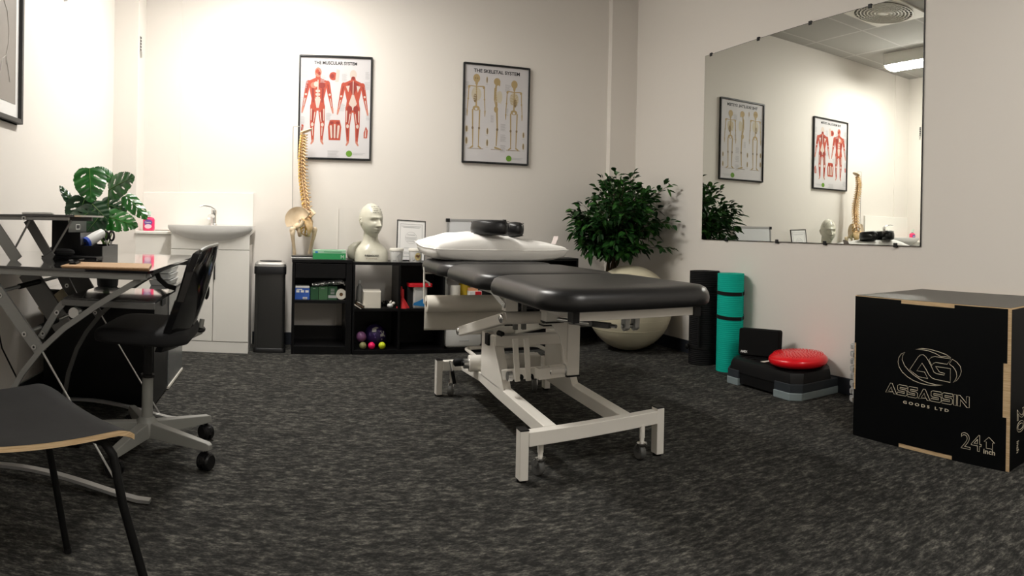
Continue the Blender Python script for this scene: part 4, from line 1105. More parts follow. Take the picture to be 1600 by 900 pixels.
# lower link with pivot
g = G(); g.bar((.915, 2.66, .245), (1.02, 2.455, .295), .030, .045); g.build('lower_link', m_metalw, t, bev=.005)
g = G(); g.bar((.985, 2.455, .290), (1.10, 2.455, .296), .044, .044); g.cyl((1.04, 2.455, .296), (1.104, 2.455, .296), .0245, n=22); g.build('lower_pivot_tube', m_metalw, t)
g = G(); g.ball((1.036, 2.45, .296), (.007, .020, .020), 18, 10); g.build('pivot_cap', m_chrome, t)
g = G(); g.cyl((1.098, 2.455, .296), (1.106, 2.455, .296), .027, n=20); g.build('pivot_ring', m_dchrome, t)
for x in (.905, .953):
    g = G(); g.bar((x, 2.50, .425), (x + .014, 2.50, .252), .022, .012, up=(0, 1, 0)); g.build('link_bar', m_metalw, t, bev=.002)
    g = G(); g.ball((x + .030, 2.50, .268), (.010, .012, .012), 12, 8); g.build('bolt_cap', m_rubber, t)
g = G(); g.cyl((.885, 2.53, .268), (.905, 2.53, .268), .020, n=16); g.build('bolt_head', m_dchrome, t)
# motor and pedal frame
g = G(); g.cyl((.86, 3.02, .222), (1.20, 2.98, .228), .040, n=26); m_ = g.build('motor', m_metalw, t, bev=.004)
g = G(); g.cyl((.835, 3.022, .222), (.862, 3.02, .222), .024, n=16); g.build('motor_end', m_dchrome, m_)
g = G(); g.cyl((.825, 3.024, .222), (.84, 3.022, .222), .012, n=12); g.build('motor_pin', m_blackp, m_)
g = G(); g.box(1.13, 1.20, 2.93, 3.02, .175, .265); g.build('gear_housing', m_metalw, t, bev=.01)
g = G(); g.tube([(.865, 3.055, .225), (.915, 3.055, .228), (.925, 3.075, .23), (.930, 3.31, .235), (.945, 3.335, .235), (1.31, 3.335, .238), (1.33, 3.31, .238), (1.34, 3.06, .232), (1.36, 3.04, .23), (1.38, 3.035, .228)], .010, 10)
g.build('pedal_frame', m_metalw, t)
for x, nx in ((.835, -1), (1.40, 1)):
    g = G(); g.tube([(x - .042, 3.05, .223), (x - .034, 3.05, .223), (x + .034, 3.05, .225), (x + .042, 3.05, .225)], [.012, .020, .020, .012], 16); g.build('pedal_pad', m_rubber, t, ang=60)
# hinge parts under the middle section
g = G(); g.box(.862, .915, 2.50, 2.55, .535, .590); h_ = g.build('hinge_box', m_metalw, t, bev=.003)
g = G(); g.ball((.858, 2.52, .565), (.006, .012, .012), 14, 8); g.build('hinge_bolt', m_chrome, h_)
g = G(); g.bar((.835, 2.62, .615), (.858, 2.50, .560), .004, .022); g.build('hinge_arm', m_dchrome, t)
# gas strut and release lever at the foot end
g = G(); g.tube([(.985, 2.25, .535), (1.02, 2.05, .545)], .008, 10); g.tube([(1.0, 2.2, .537), (1.075, 1.965, .545)], .0065, 10); g.build('gas_strut', m_dchrome, t)
g = G(); g.bar((1.00, 2.18, .537), (1.062, 1.985, .545), .020, .020); g.build('strut_body', m_grey, t, bev=.004)
for x in (1.075, 1.112):
    g = G(); g.prism([(1.90, .590), (1.93, .590), (1.935, .545), (1.918, .535), (1.90, .545)], lambda u, v, h: (h, u, v), x, x + .018); g.build('lever_plate', mat('zinc_grey', (.42, .42, .41), .35, metal=.4), t, bev=.002)
g = G(); g.cyl((1.07, 1.918, .552), (1.135, 1.918, .552), .006, n=10); g.build('lever_pin', m_dchrome, t)
# paper roll holder
g = G(); g.tube([(.757, 3.60, .645), (.757, 3.60, .60), (.760, 3.60, .445), (.768, 3.60, .438)], .0055, 8); g.tube([(1.305, 3.60, .60), (1.305, 3.60, .438), (1.27, 3.60, .438)], .0055, 8); g.tube([(.760, 3.60, .612), (1.305, 3.60, .612)], .0055, 8); g.build('roll_holder', m_metalw, t)
g = G(); g.tube([(.760, 3.60, .57), (.785, 3.60, .555), (.79, 3.60, .54)], .0055, 8); g.build('holder_hook', m_metalw, t)
t2 = thing('paper_roll', 'wide cream paper roll hanging under the head end of the couch', 'paper roll', (1.01, 3.60, .28))
RYm = Matrix.Rotation(PI / 2, 3, 'Y')
g = G(); g.lathe([(.019, 0), (.046, 0), (.0485, .002), (.0485, .478), (.046, .48), (.019, .48)], (.772, 3.60, .438), 40, R=RYm, cap=False); g.build('roll', m_roll, t2, ang=60)
g = G(); g.lathe([(.015, 0), (.019, 0), (.019, .48), (.015, .48)], (.772, 3.60, .438), 24, R=RYm, cap=False); g.build('cardboard_core', m_brown, t2)
g = G()
def sheet(u, v):
    z = .438 - .156 * v
    return (.773 + .478 * u, 3.6505 + .010 * math.sin(u * 5 + v) * v - .004 * v, z)
gr = g.grid(sheet, 24, 12); o = g.build('hanging_sheet', m_roll, t2); sd = o.modifiers.new('solid', 'SOLIDIFY'); sd.thickness = .001

# ------------------------------------------------------------------ pillow and face cushion
t = thing('pillow', 'white pillow lying across the head end of the treatment couch', 'pillow', (1.13, 3.56, .693))
pc = Vector((1.120, 3.545, .752))
def pil(u, v, s_):
    a, b = 2 * u - 1, 2 * v - 1
    ea, eb = 1 - abs(a) ** 2.6, 1 - abs(b) ** 2.4
    h = (max(0, ea) ** .34) * (max(0, eb) ** .32)
    pin = 1 - .04 * (1 - abs(b) ** 2) * abs(a) ** 6
    piny = 1 - .05 * (1 - abs(a) ** 2) * abs(b) ** 6
    x, y = a * .375 * pin, b * .225 * piny
    nz = noise.noise(Vector((a * 2.2, b * 2.4, s_ * 3))) * .010 * min(1, h * 2) + noise.noise(Vector((a * 7, b * 5, s_ * 5))) * .0035 * min(1, h * 2)
    if s_ > 0: z = (.070 + .028 * math.exp(-((a + .45) / .5) ** 2)) * h + nz
    else: z = -.0580 * min(1, h * 1.5) ** .6
    sag = .004 * abs(a) ** 3 + .03 * (max(0, -a) ** 6) * (max(0, b) ** 3)
    return pc + Vector((x - .012 * b, y, z * (1 - (.25 * max(0, a) if s_ > 0 else 0)) + sag))
g = G(); g.grid(lambda u, v: pil(u, v, 1), 60, 40); g.grid(lambda u, v: pil(u, v, -1), 60, 40)
bmesh.ops.remove_doubles(g.b, verts=g.b.verts, dist=1e-4)
g.build('case', m_pillow, t, ang=100)
g = G()
P = [pil(u / 40, 0, 1) for u in range(41)] + [pil(1, v / 24, 1) for v in range(1, 25)] + [pil(1 - u / 40, 1, 1) for u in range(1, 41)] + [pil(0, 1 - v / 24, 1) for v in range(1, 24)]
g.tube(P, .0022, 6, closed=True); g.build('piping', m_pillow, t)
g = G(); a = pil(.97, .30, 1)
for k in range(3):
    g.obox(a + V(.01 + .006 * k, .01 * k, .020 + .004 * k), (.0012, .04, .040), (0, .5 - .1 * k, .3))
g.build('care_tag', mat('tag_print', (.55, .48, .46), .7), t)
t = thing('face_cushion', 'black horseshoe-shaped vinyl face cushion on top of the white pillow', 'cushion', (1.13, 3.52, .85))
fc = Vector((1.128, 3.44, .866)); R = []
Mf = Matrix.Translation(fc) @ Matrix.Rotation(math.radians(26), 4, 'Z') @ Matrix.Rotation(math.radians(3.0), 4, 'Y') @ Matrix.Rotation(math.radians(-2), 4, 'X')
n_ = 40
for k in range(n_ + 1):
    u = k / n_; a = math.radians(-70) + math.radians(328) * u
    cx_, cy_ = .100 * math.cos(a), .098 * math.sin(a)
    end = min(1, (min(u, 1 - u) / .045 + .001)) ** .5
    hw, hh = .048 * (.35 + .65 * end), .041 * (.45 + .55 * end)
    rad = Vector((math.cos(a), math.sin(a), 0)); ring = []
    for j in range(16):
        b = 2 * PI * j / 16; c_, s_ = math.cos(b), math.sin(b)
        ring.append(Mf @ (Vector((cx_, cy_, 0)) + rad * hw * math.copysign(abs(c_) ** .6, c_) + Vector((0, 0, hh * math.copysign(abs(s_) ** .6, s_)))))
    R.append(ring)
g = G(); g.rings(R); g.build('cushion', m_vinyl, t, ang=70)
g = G()
for hh in (.033, -.033):
    g.tube([Mf @ Vector(((.100 + .0455) * math.cos(a), (.098 + .0455) * math.sin(a), hh)) for a in [math.radians(-64) + math.radians(316) * k / 40 for k in range(41)]], .0014, 5)
g.build('seam', m_rubber, t)

# ------------------------------------------------------------------ exercise ball and ficus
t = thing('exercise_ball', 'large pearl-cream exercise ball in the corner under the ficus', 'exercise ball', (2.40, 4.17, 0))
bcn = Vector((2.395, 4.175, .308))
g = G(); g.ball(bcn, (.310, .310, .308), 64, 40); g.build('ball', m_ball, t, ang=90)
g = G()
for k in range(-2, 3):
    z = .07 * k; r = math.sqrt(.310 ** 2 - z ** 2)
    g.tube([bcn + Vector((r * math.cos(a * PI / 32), r * math.sin(a * PI / 32), z)) for a in range(64)], .0012, 4, closed=True)
g.build('moulded_ring', m_ball, t)
g = G(); g.cyl(bcn + Vector((-.16, -.265, .02)), bcn + Vector((-.161, -.2665, .02)), .008, n=12); g.build('valve_plug', m_milky, t)

t = thing('ficus_plant', 'bushy dark green artificial ficus behind the exercise ball in the corner', 'plant', (2.50, 4.60, 0))
g = G(); g.lathe([(.075, 0), (.078, .005), (.085, .16), (.09, .165), (.09, .18), (.08, .18), (.076, .15)], (2.43, 4.585, 0), 28, cap=True); g.build('pot', m_pot, t)
rf = random.Random(21)
g = G()
stems = []
for k in range(5):
    a = 2 * PI * k / 5
    b0 = Vector((2.43 + .02 * math.cos(a), 4.585 + .02 * math.sin(a), .16)); b1 = Vector((2.41 + .03 * math.cos(a), 4.53 + .025 * math.sin(a), .45)); b2 = Vector((2.385 + .04 * math.cos(a + .8), 4.44 + .03 * math.sin(a + .8), .66)); b3 = Vector((2.37 + .07 * math.cos(a + 1.4), 4.38 + .06 * math.sin(a + 1.4), .86))
    g.tube([b0, b1, b2, b3], [.011, .010, .009, .007], 8); stems.append((b2, b3))
g.build('trunk', m_bark, t)
cc = Vector((2.335, 4.29, .960)); gb = G(); gl = G(); nleaf = 0
def leafv(p, d, L, w2, roll):
    d = d.normalized(); s_ = d.cross(Vector((0, 0, 1)))
    if s_.length < .05: s_ = Vector((1, 0, 0))
    s_.normalize(); n_ = s_.cross(d)
    s_ = (s_ * math.cos(roll) + n_ * math.sin(roll)); n_ = s_.cross(d)
    droop = Vector((0, 0, -.22 * L))
    c0, c1, c2, c3 = p, p + d * L * .35 - n_ * .06 * L, p + d * L * .72 - n_ * .05 * L + droop * .5, p + d * L + droop * 1.2
    e = n_ * .10 * L
    v = gl.pts([c0, c1 + s_ * w2 * .95 + e, c2 + s_ * w2 * .72 + e * .6, c3, c2 - s_ * w2 * .72 + e * .6, c1 - s_ * w2 * .95 + e, c1, c2])
    for q in ((0, 1, 6), (1, 2, 7, 6), (2, 3, 7), (0, 6, 5), (6, 7, 4, 5), (7, 3, 4)): gl.face([v[i] for i in q])
def inroom(p): return p.x < 2.69 and p.y < 4.725 and not (p.x > 2.45 and p.y > 4.665) and p.z > .60
br = []
for k in range(100):
    th = rf.uniform(0, 2 * PI); ph = math.asin(rf.uniform(-.85, .98))
    br.append((th, ph, rf.uniform(.80, 1.0)))
# outlying sprays read off the photograph
extra = [(Vector((1.985, 4.30, .865)),), (Vector((2.02, 4.32, .99)),), (Vector((2.09, 4.30, .70)),), (Vector((2.655, 3.96, .745)),), (Vector((2.62, 4.02, 1.21)),), (Vector((2.64, 4.0, .93)),), (Vector((2.22, 4.30, 1.24)),), (Vector((2.33, 4.32, 1.30)),), (Vector((2.43, 4.25, 1.29)),)]
targets = [cc + Vector((.34 * r * math.cos(ph) * math.cos(th), .34 * r * math.cos(ph) * math.sin(th), .325 * r * math.sin(ph))) for th, ph, r in br] + [e[0] for e in extra]
for tg in targets:
    tg = Vector((min(tg.x, 2.665), min(tg.y, 4.66), tg.z))
    b2, b3 = stems[rf.randrange(5)]; st = b2.lerp(b3, rf.random())
    if tg.z < .82: st = b2.copy()
    mid = st.lerp(tg, .5) + Vector((0, 0, .07 + .03 * rf.random()))
    pts = [st.lerp(mid, k / 4).lerp(mid.lerp(tg, k / 4), k / 4) for k in range(5)]
    pts = [(1 - q) ** 2 * st + 2 * q * (1 - q) * mid + q * q * tg for q in [k / 9 for k in range(10)]]
    gb.tube(pts, [.0042 - .0028 * k / 9 for k in range(10)], 5)
    for q in range(2, 10):
        if q < 3 and rf.random() < .5: continue
        p = pts[q]; dr = (pts[q] - pts[q - 1]).normalized()
        for m_i in range(rf.choice((3, 4, 4))):
            sd_ = Vector((rf.uniform(-1, 1), rf.uniform(-1, 1), rf.uniform(-.6, .6))).normalized()
            d = (dr * .5 + sd_ * .9 + (p - cc).normalized() * .35)
            tw = p + sd_ * rf.uniform(.005, .035); L = rf.uniform(.054, .080)
            if inroom(tw + d.normalized() * L) and inroom(tw): leafv(tw, d, L, L * rf.uniform(.24, .31), rf.uniform(-.7, .7))
gb.build('branches', m_bark, t); gl.build('leaves', m_leaf, t, ang=20, fixn=False)

# ------------------------------------------------------------------ rolled mats
def rolled(cx_, cy, r, h, m_, label, thick, strapz, turns, lean=0.0, vstrap=False):
    t = thing('exercise_mat', label, 'mat', (cx_, cy, 0), group=None)
    n = int(turns * 40); P = []
    for k in range(n + 1):
        a = 2 * PI * turns * k / n + 2.4; rr = r - thick * .5 - (turns * 2 * PI - 2 * PI * turns * k / n) / (2 * PI) * thick * 1.08
        P.append((rr, a))
    g = G()
    ring = lambda off, z: [(cx_ + (rr + off) * math.cos(a), cy + (rr + off) * math.sin(a), z) for rr, a in P]
    o0, o1, i0, i1 = ring(thick / 2, 0), ring(thick / 2, h), ring(-thick / 2, 0), ring(-thick / 2, h)
    O0, O1, I0, I1 = g.pts(o0), g.pts(o1), g.pts(i0), g.pts(i1)
    for k in range(n):
        g.face((O0[k], O0[k + 1], O1[k + 1], O1[k])); g.face((I0[k + 1], I0[k], I1[k], I1[k + 1]))
        g.face((O1[k], O1[k + 1], I1[k + 1], I1[k])); g.face((O0[k + 1], O0[k], I0[k], I0[k + 1]))
    g.face((O0[0], O1[0], I1[0], I0[0])); g.face((O0[n], I0[n], I1[n], O1[n]))
    g.build('rolled_sheet', m_, t, ang=50)
    for zz, tilt in strapz:
        g = G(); L0, L1 = [], []
        Rr = []
        for k in range(48):
            a = 2 * PI * k / 48; rr = r + .001 - thick * 1.08 * (((2 * PI * turns + 2.4) - a) % (2 * PI)) / (2 * PI)
            z = zz + tilt * math.sin(a - .5) + (.010 * math.exp(-((((a - 5.9 + PI) % (2 * PI)) - PI) / .35) ** 2))
            Rr.append([(cx_ + (rr + dx) * math.cos(a), cy + (rr + dx) * math.sin(a), z + dz) for dx, dz in ((-.002, -.011), (.002, -.011), (.002, .011), (-.002, .011))])
        Vv = [g.pts(r_) for r_ in Rr]
        for k in range(48):
            for j in range(4): g.face((Vv[k][j], Vv[(k + 1) % 48][j], Vv[(k + 1) % 48][(j + 1) % 4], Vv[k][(j + 1) % 4]))
        g.build('strap', m_rubber, t)
    if vstrap:
        g = G(); a = math.atan2(-cy, -cx_) - .25
        for da in (0,):
            x, y = cx_ + (r + .006) * math.cos(a), cy + (r + .006) * math.sin(a)
            g.tube([(x, y, .12), (x, y, .42)], .008, 8); g.ball((cx_ + (r + .01) * math.cos(a - .9), cy + (r + .01) * math.sin(a - .9), .115), (.014, .014, .02), 10, 6)
        g.build('carry_strap', m_rubber, t)
rolled(2.600, 3.545, .104, .612, m_matb, 'thick black rolled exercise mat standing against the right wall', .013, ((.115, .004), (.50, .003)), 4.6, vstrap=True)
rolled(2.612, 3.268, .093, .612, m_teal, 'teal rolled exercise mat with two black straps', .012, ((.490, .004), (.338, .006)), 4.4)

# ------------------------------------------------------------------ aerobic step, foam block, balance disc, roller
t = thing('aerobic_step', 'black aerobic step with grey feet against the right wall', 'step', (2.55, 2.74, 0))
def oct_(x0, x1, y0, y1, c, rc=0): return [(x0 + c, y0), (x1 - c, y0), (x1, y0 + c), (x1, y1 - c), (x1 - c, y1), (x0 + c, y1), (x0, y1 - c), (x0, y0 + c)]
g = G()
R = []
for ins, z in ((.012, .062), (.006, .075), (.012, .120), (.018, .138), (.030, .147), (.045, .150), (.055, .148)):
    R.append([(x, y, z) for x, y in oct_(2.382 + ins, 2.702 - ins * .2, 2.425 + ins, 3.045 - ins, .05)])
g.rings(R); g.build('platform', m_blackp, t, bev=.006, ang=30)
g = G()
for k in range(9): g.box(2.45, 2.66, 2.52 + .055 * k, 2.54 + .055 * k, .148, .1505)
g.build('tread_rib', m_rubber, t)
for (a, b) in ((2.425, 2.60), (2.90, 3.048)):
    P = [(2.377 + .045, a), (2.704, a), (2.704, b), (2.377 + .0, b), (2.377, a + .05)] if a < 2.5 else [(2.377, a), (2.704, a), (2.704, b), (2.377 + .05, b), (2.377, b - .05)]
    g = G(); g.prism(P, lambda u, v, h: (u, v, h), 0, .040); f = g.build('foot', m_stepg, t, bev=.004)
    P2 = [(u + (.006 if u < 2.5 else -.002), v) for u, v in P]
    g = G(); g.prism(P2, lambda u, v, h: (u, v, h), .040, .085); g.build('foot_riser', mat('dark_slate', (.022, .028, .034), .6), f, bev=.003)
Bx('side_skirt', m_blackp, t, 2.392, 2.40, 2.60, 2.90, .015, .08)
t = thing('foam_block', 'black foam pad standing on the step behind the red disc', 'block', (2.55, 2.90, .15))
Mb = Matrix.Translation((2.545, 2.905, .1505)) @ Matrix.Rotation(math.radians(-64), 4, 'Z') @ Matrix.Rotation(math.radians(-4), 4, 'X')
g = G(); g.slab(-.128, .128, 0, .158, [(.006, -.028), (0, -.022), (0, .022), (.006, .028)], rc=.014, fn=lambda x, z, h: (x, h, z)); g.xform(Mb); g.build('block', m_foamb, t)
o = text('brand_lettering', 'AMEX', m_logow, t, Mb @ Vector((-.112, -.0288, .016)), (Mb.to_3x3() @ Vector((1, 0, 0))), (Mb.to_3x3() @ Vector((0, 0, 1))), .018, bold=.0006, width=.045)
o = Bx('paper_note', m_cream, None, 2.44, 2.50, 2.745, 2.775, .1506, .1516); tag(o, 'small cream paper under the edge of the red disc', 'note')
t = thing('balance_disc', 'glossy red inflated balance disc lying on the step', 'balance disc', (2.535, 2.575, .15))
g = G(); g.lathe([(.10, .153), (.135, .156), (.158, .168), (.165, .184), (.160, .199), (.148, .209), (.128, .216), (.10, .2205), (.05, .2245), (.006, .2255)], (2.535, 2.572, 0), 56); g.build('disc', m_red, t, ang=60)
g = G()
for r_, n_ in ((.03, 10), (.05, 16), (.07, 22), (.09, 28), (.108, 34), (.124, 40), (.136, 44)):
    z = .2250 - (r_ / .165) ** 3 * .0125
    for k in range(n_):
        a = 2 * PI * k / n_; g.cyl((2.535 + r_ * math.cos(a), 2.572 + r_ * math.sin(a), z - .001), (2.535 + r_ * math.cos(a), 2.572 + r_ * math.sin(a), z + .0028), .0028, .0018, n=6)
tag_ = g.build('nub_pattern', m_red, t); tag_['kind'] = 'stuff'
t = thing('massage_roller', 'knobbly grey foam roller standing between the wall and the big black box', 'roller', (2.635, 2.195, 0))
g = G(); g.cyl((2.638, 2.20, 0), (2.638, 2.20, .315), .048, n=28); g.build('core', m_greyfoam, t)
g = G()
for i in range(8):
    for k in range(9):
        a = 2 * PI * (k + .5 * (i % 2)) / 9; z = .022 + .0385 * i
        g.obox((2.638 + .053 * math.cos(a), 2.20 + .053 * math.sin(a), z), (.022, .022, .024), (0, 0, a))
o = g.build('knob_pattern', m_greyfoam, t, bev=.003)
g = G(); g.cyl((2.638, 2.20, .3150), (2.638, 2.20, .3165), .030, n=24); g.build('inner_tube', m_brown, t)

# ------------------------------------------------------------------ plyometric box
XB, XB1, YA, YZ, HB = 2.188, 2.696, 1.111, 1.873, .6096
t = thing('plyo_box', 'big black wooden jump box with engraved logo and bare ply edges', 'jump box', ((XB + XB1) / 2, (YA + YZ) / 2, 0))
pt = .017
g = G(); g.box(XB + .0012, XB1 - .0012, YA + .0012, YZ - .0012, .0012, HB - .0012); g.build('ply_core', m_ply, t)
# front film on the -x face with finger joints showing on each edge
y1_, y2_, z1_, z2_ = YZ - .250, YZ - .510, .402, .200
def F_(u, v, h): return (XB + .0012 - h, YZ - u, v)           # u from the photo's left edge
Wd, Hd = YZ - YA, HB
P = [(0.0015, 0), (.250, 0), (.250, pt), (.510, pt), (.510, 0), (Wd - pt * .95, 0), (Wd - pt * .95, .200), (Wd - pt * 1.9, .200), (Wd - pt * 1.9, .402), (Wd - pt * .95, .402), (Wd - pt * .95, Hd - .004),
     (.510, Hd - .004), (.510, Hd - pt), (.250, Hd - pt), (.250, Hd - .004), (0.0015, Hd - .004), (0.0015, .402), (.010, .402), (.010, .200), (0.0015, .200)]
g = G(); g.prism(P, F_, 0, .0012); g.build('front_film', m_boxblack, t)
g = G(); g.box(XB + .003, XB1, YA, YA + .0012, 0.002, HB - .006); g.build('side_film', m_boxblack, t)
g = G(); g.box(XB + pt * .35, XB1 - .004, YA + pt * .35, YZ - .004, HB - .0012, HB); g.build('top_film', m_boxtop, t)
LOGO = [
[(0.275, 0.394), (0.255, 0.384), (0.244, 0.368), (0.24, 0.35), (0.246, 0.33), (0.263, 0.311), (0.29, 0.295), (0.32, 0.284), (0.354, 0.278), (0.392, 0.276), (0.429, 0.279), (0.463, 0.286), (0.429, 0.283), (0.392, 0.285), (0.358, 0.292), (0.324, 0.305), (0.296, 0.321), (0.274, 0.339), (0.261, 0.362), (0.264, 0.38)],
[(0.328, 0.412), (0.359, 0.419), (0.397, 0.42), (0.438, 0.415), (0.474, 0.408), (0.498, 0.399), (0.471, 0.399), (0.451, 0.397), (0.426, 0.406), (0.393, 0.413), (0.36, 0.414)],
[(0.505, 0.393), (0.526, 0.384), (0.542, 0.369), (0.547, 0.351), (0.541, 0.332), (0.528, 0.314), (0.51, 0.303), (0.522, 0.317), (0.527, 0.331), (0.523, 0.347), (0.511, 0.362), (0.491, 0.373)],
[(0.3, 0.325), (0.341, 0.382), (0.352, 0.392), (0.366, 0.395), (0.379, 0.388), (0.39, 0.376), (0.411, 0.346), (0.419, 0.332), (0.432, 0.327), (0.468, 0.326), (0.471, 0.333), (0.446, 0.335), (0.427, 0.355), (0.497, 0.355), (0.497, 0.301), (0.424, 0.304), (0.408, 0.308), (0.395, 0.318), (0.38, 0.339), (0.361, 0.36), (0.336, 0.326), (0.374, 0.326), (0.391, 0.302), (0.345, 0.303)],
[(0.409, 0.356), (0.394, 0.378), (0.406, 0.389), (0.422, 0.394), (0.499, 0.393), (0.481, 0.37), (0.427, 0.371), (0.415, 0.365)]]
LR = .0011
def lines(polys, name, r=LR, m_=None):
    g = G()
    for P in polys: g.tube([F_(u, v, .0014) for u, v in P], r, 4, closed=True)
    return g.build(name, m_ or m_logo, t, flat=True, weld=False)
for nm, k in (('logo_crescent', 0), ('logo_crescent', 1), ('logo_crescent', 2), ('logo_monogram', 3), ('logo_monogram', 4)): lines([LOGO[k]], nm)
GL = {
 'A': ([(0, 0), (.42, 1), (.58, 1), (1, 0), (.74, 0), (.66, .18)], [(.26, .16), (.62, .16), (.50, .62)]),
 'S': ([(.0, .0), (.85, 0), (1, .12), (1, .48), (.85, .60), (.26, .60), (.26, .76), (1, .76), (1, 1), (.16, 1), (0, .88), (0, .52), (.15, .40), (.74, .40), (.74, .24), (0, .24)],),
 'I': ([(.1, 0), (.9, 0), (.9, 1), (.1, 1)],),
 'N': ([(0, 0), (.24, 0), (.24, .62), (.80, 0), (1, 0), (1, 1), (.76, 1), (.76, .38), (.20, 1), (0, 1)],)}
x = .178; wl = {'A': .062, 'S': .052, 'I': .017, 'N': .056}
tw = sum(wl[c] for c in 'ASSASSIN') + .004 * 7; k = .407 / tw
for c in 'ASSASSIN':
    lines([[(x + a * wl[c] * k, .215 + b * .042) for a, b in P] for P in GL[c]], 'brand_letter')
    x += (wl[c] + .004) * k
text('brand_lettering', 'GOODS LTD', m_logo, t, F_(.270, .184, .0014), (0, -1, 0), (0, 0, 1), .016, bold=.0004, width=.222, space=1.6, depth=.0003)
text('size_lettering', '24', m_logo, t, F_(.550, .056, .0014), (0, -1, 0), (0, 0, 1), .088, outline=.0010, width=.092)
text('unit_lettering', 'inch', m_logo, t, F_(.651, .053, .0014), (0, -1, 0), (0, 0, 1), .026, bold=.0004, width=.050)
lines([[(.653, .098), (.674, .117), (.699, .098), (.690, .098), (.690, .074), (.663, .074), (.663, .098)]], 'arrow_mark')
text('size_lettering', '20', m_logo, t, (2.245, YA - .0014, .22), (0, 0, -1), (1, 0, 0), .088, outline=.0010, width=.092)
text('unit_lettering', 'inch', m_logo, t, (2.245, YA - .0014, .10), (0, 0, -1), (1, 0, 0), .026, bold=.0004, width=.045)
# ------------------------------------------------------------------ glass desk with crossed frames
t = thing('computer_desk', 'smoked glass computer desk with grey crossed metal legs along the left wall', 'desk', (-.83, 2.45, 0))
g = G(); g.prism([(-1.232, 1.972), (-.425, 1.972), (-.418, 2.02), (-.418, 3.00), (-1.232, 3.00)], lambda u, v, h: (u, v, h), .7125, .7205); g.build('desk_top', m_glass_black, t, flat=True)
g = G(); g.bar((-1.20, 1.995, .7015), (-.435, 1.995, .7015), .028, .021); g.build('front_rail', m_greyl, t, bev=.002)
g = G(); g.bar((-1.20, 2.90, .696), (-.435, 2.90, .696), .030, .030); g.build('rear_rail', m_grey, t, bev=.002)
g = G(); g.bar((-.470, 2.01, .700), (-.470, 2.885, .700), .022, .020); g.build('side_rail', m_grey, t, bev=.002)
def flatbar(g, P, w_, th):
    """bar bent in the xz plane at constant y; P = [(x, y, z)]"""
    L = []
    P = [Vector(p) for p in P]
    for i, p in enumerate(P):
        a = P[max(0, i - 1)]; b = P[min(len(P) - 1, i + 1)]; d = (b - a).normalized(); n_ = Vector((-d.z, 0, d.x))
        L.append([p - n_ * w_ / 2 - V(0, th / 2, 0), p + n_ * w_ / 2 - V(0, th / 2, 0), p + n_ * w_ / 2 + V(0, th / 2, 0), p - n_ * w_ / 2 + V(0, th / 2, 0)])
    g.rings(L)
def bolt(parent, x, y, z, m_=None):
    g = G(); g.cyl((x, y, z), (x, y - .004, z), .0085, n=16); b = g.build('bolt', m_ or m_dchrome, parent)
    g = G(); g.cyl((x, y - .004, z), (x, y - .0048, z), .0040, n=8); g.build('hex_socket', m_ink, b)
for y, dx, m1, m2 in ((2.0, 0, m_greyl, m_greyl), (2.86, -.05, m_grey, m_grey)):
    curve = [(-.425, .710), (-.495, .668), (-.599, .602), (-.706, .524), (-.783, .451), (-.850, .365), (-.895, .285), (-.935, .17), (-.955, .05), (-.96, .012)]
    g = G(); flatbar(g, [(x + dx, y, z) for x, z in curve], .018, .014); b_ = g.build('curved_leg', m1, t, ang=60)
    bolt(b_, -.448 + dx, y - .008, .697)
    g = G(); flatbar(g, [(-1.045 + dx, y - .004 + .012, .735), (-.965 + dx, y + .008, .655), (-.786 + dx, y + .008, .436)], .040, .012); b_ = g.build('slanted_leg', m2, t, ang=60)
    for x, z in ((-.935, .618), (-.845, .495), (-.810, .455)): bolt(b_, x + dx, y + .001, z)
    g = G(); g.tube([(-.782 + dx, y, .446), (-.500 + dx, y, .012)], .0036, 8); g.build('diagonal_rod', m_silver, t)
    P = []
    for k in range(21):
        u = k / 20; x = -1.19 + .78 * u + dx; P.append((x, y - .02, .010 + .050 * math.sin(PI * min(1, u * 1.05)) ** 1.2))
    g = G(); L = []
    for (x, yy, z) in P: L.append([(x, yy - .014, z - .005), (x, yy + .014, z - .005), (x, yy + .014, z + .005), (x, yy - .014, z + .005)])
    g.rings(L); g.build('foot_rail', m_silver, t, ang=60)
# second slanted plate and spacers
g = G(); flatbar(g, [(-.985, 2.35, .672), (-.822, 2.35, .455)], .075, .012); b_ = g.build('slanted_plate', m_grey, t)
g = G(); flatbar(g, [(-.945, 2.60, .672), (-.875, 2.60, .545)], .046, .012); b_ = g.build('slanted_plate', m_grey, t); bolt(b_, -.905, 2.594, .60)
g = G(); flatbar(g, [(-.870, 2.62, .672), (-.800, 2.62, .560)], .046, .012); g.build('slanted_plate', m_grey, t)
for (a, b) in (((-.935, 2.01, .632), (-.93, 2.60, .640)), ((-.835, 2.01, .500), (-.80, 2.36, .520)), ((-.795, 2.36, .515), (-.72, 2.55, .560))):
    g = G(); g.tube([a, b], .0065, 10); s_ = g.build('spacer_rod', m_silver, t)
    g = G(); a_, b__ = Vector(a), Vector(b)
    g.tube([a_.lerp(b__, .25), a_.lerp(b__, .62)], .010, 10); g.build('rubber_sleeve', m_rubber, s_)
g = G(); flatbar(g, [(-.985, 2.50, .500), (-.880, 2.50, .585)], .036, .006); g.build('lit_crossbar', mat('gold_lit_metal', (.42, .37, .25), .45, metal=.2), t)  # golden light on the bar is put into its colour
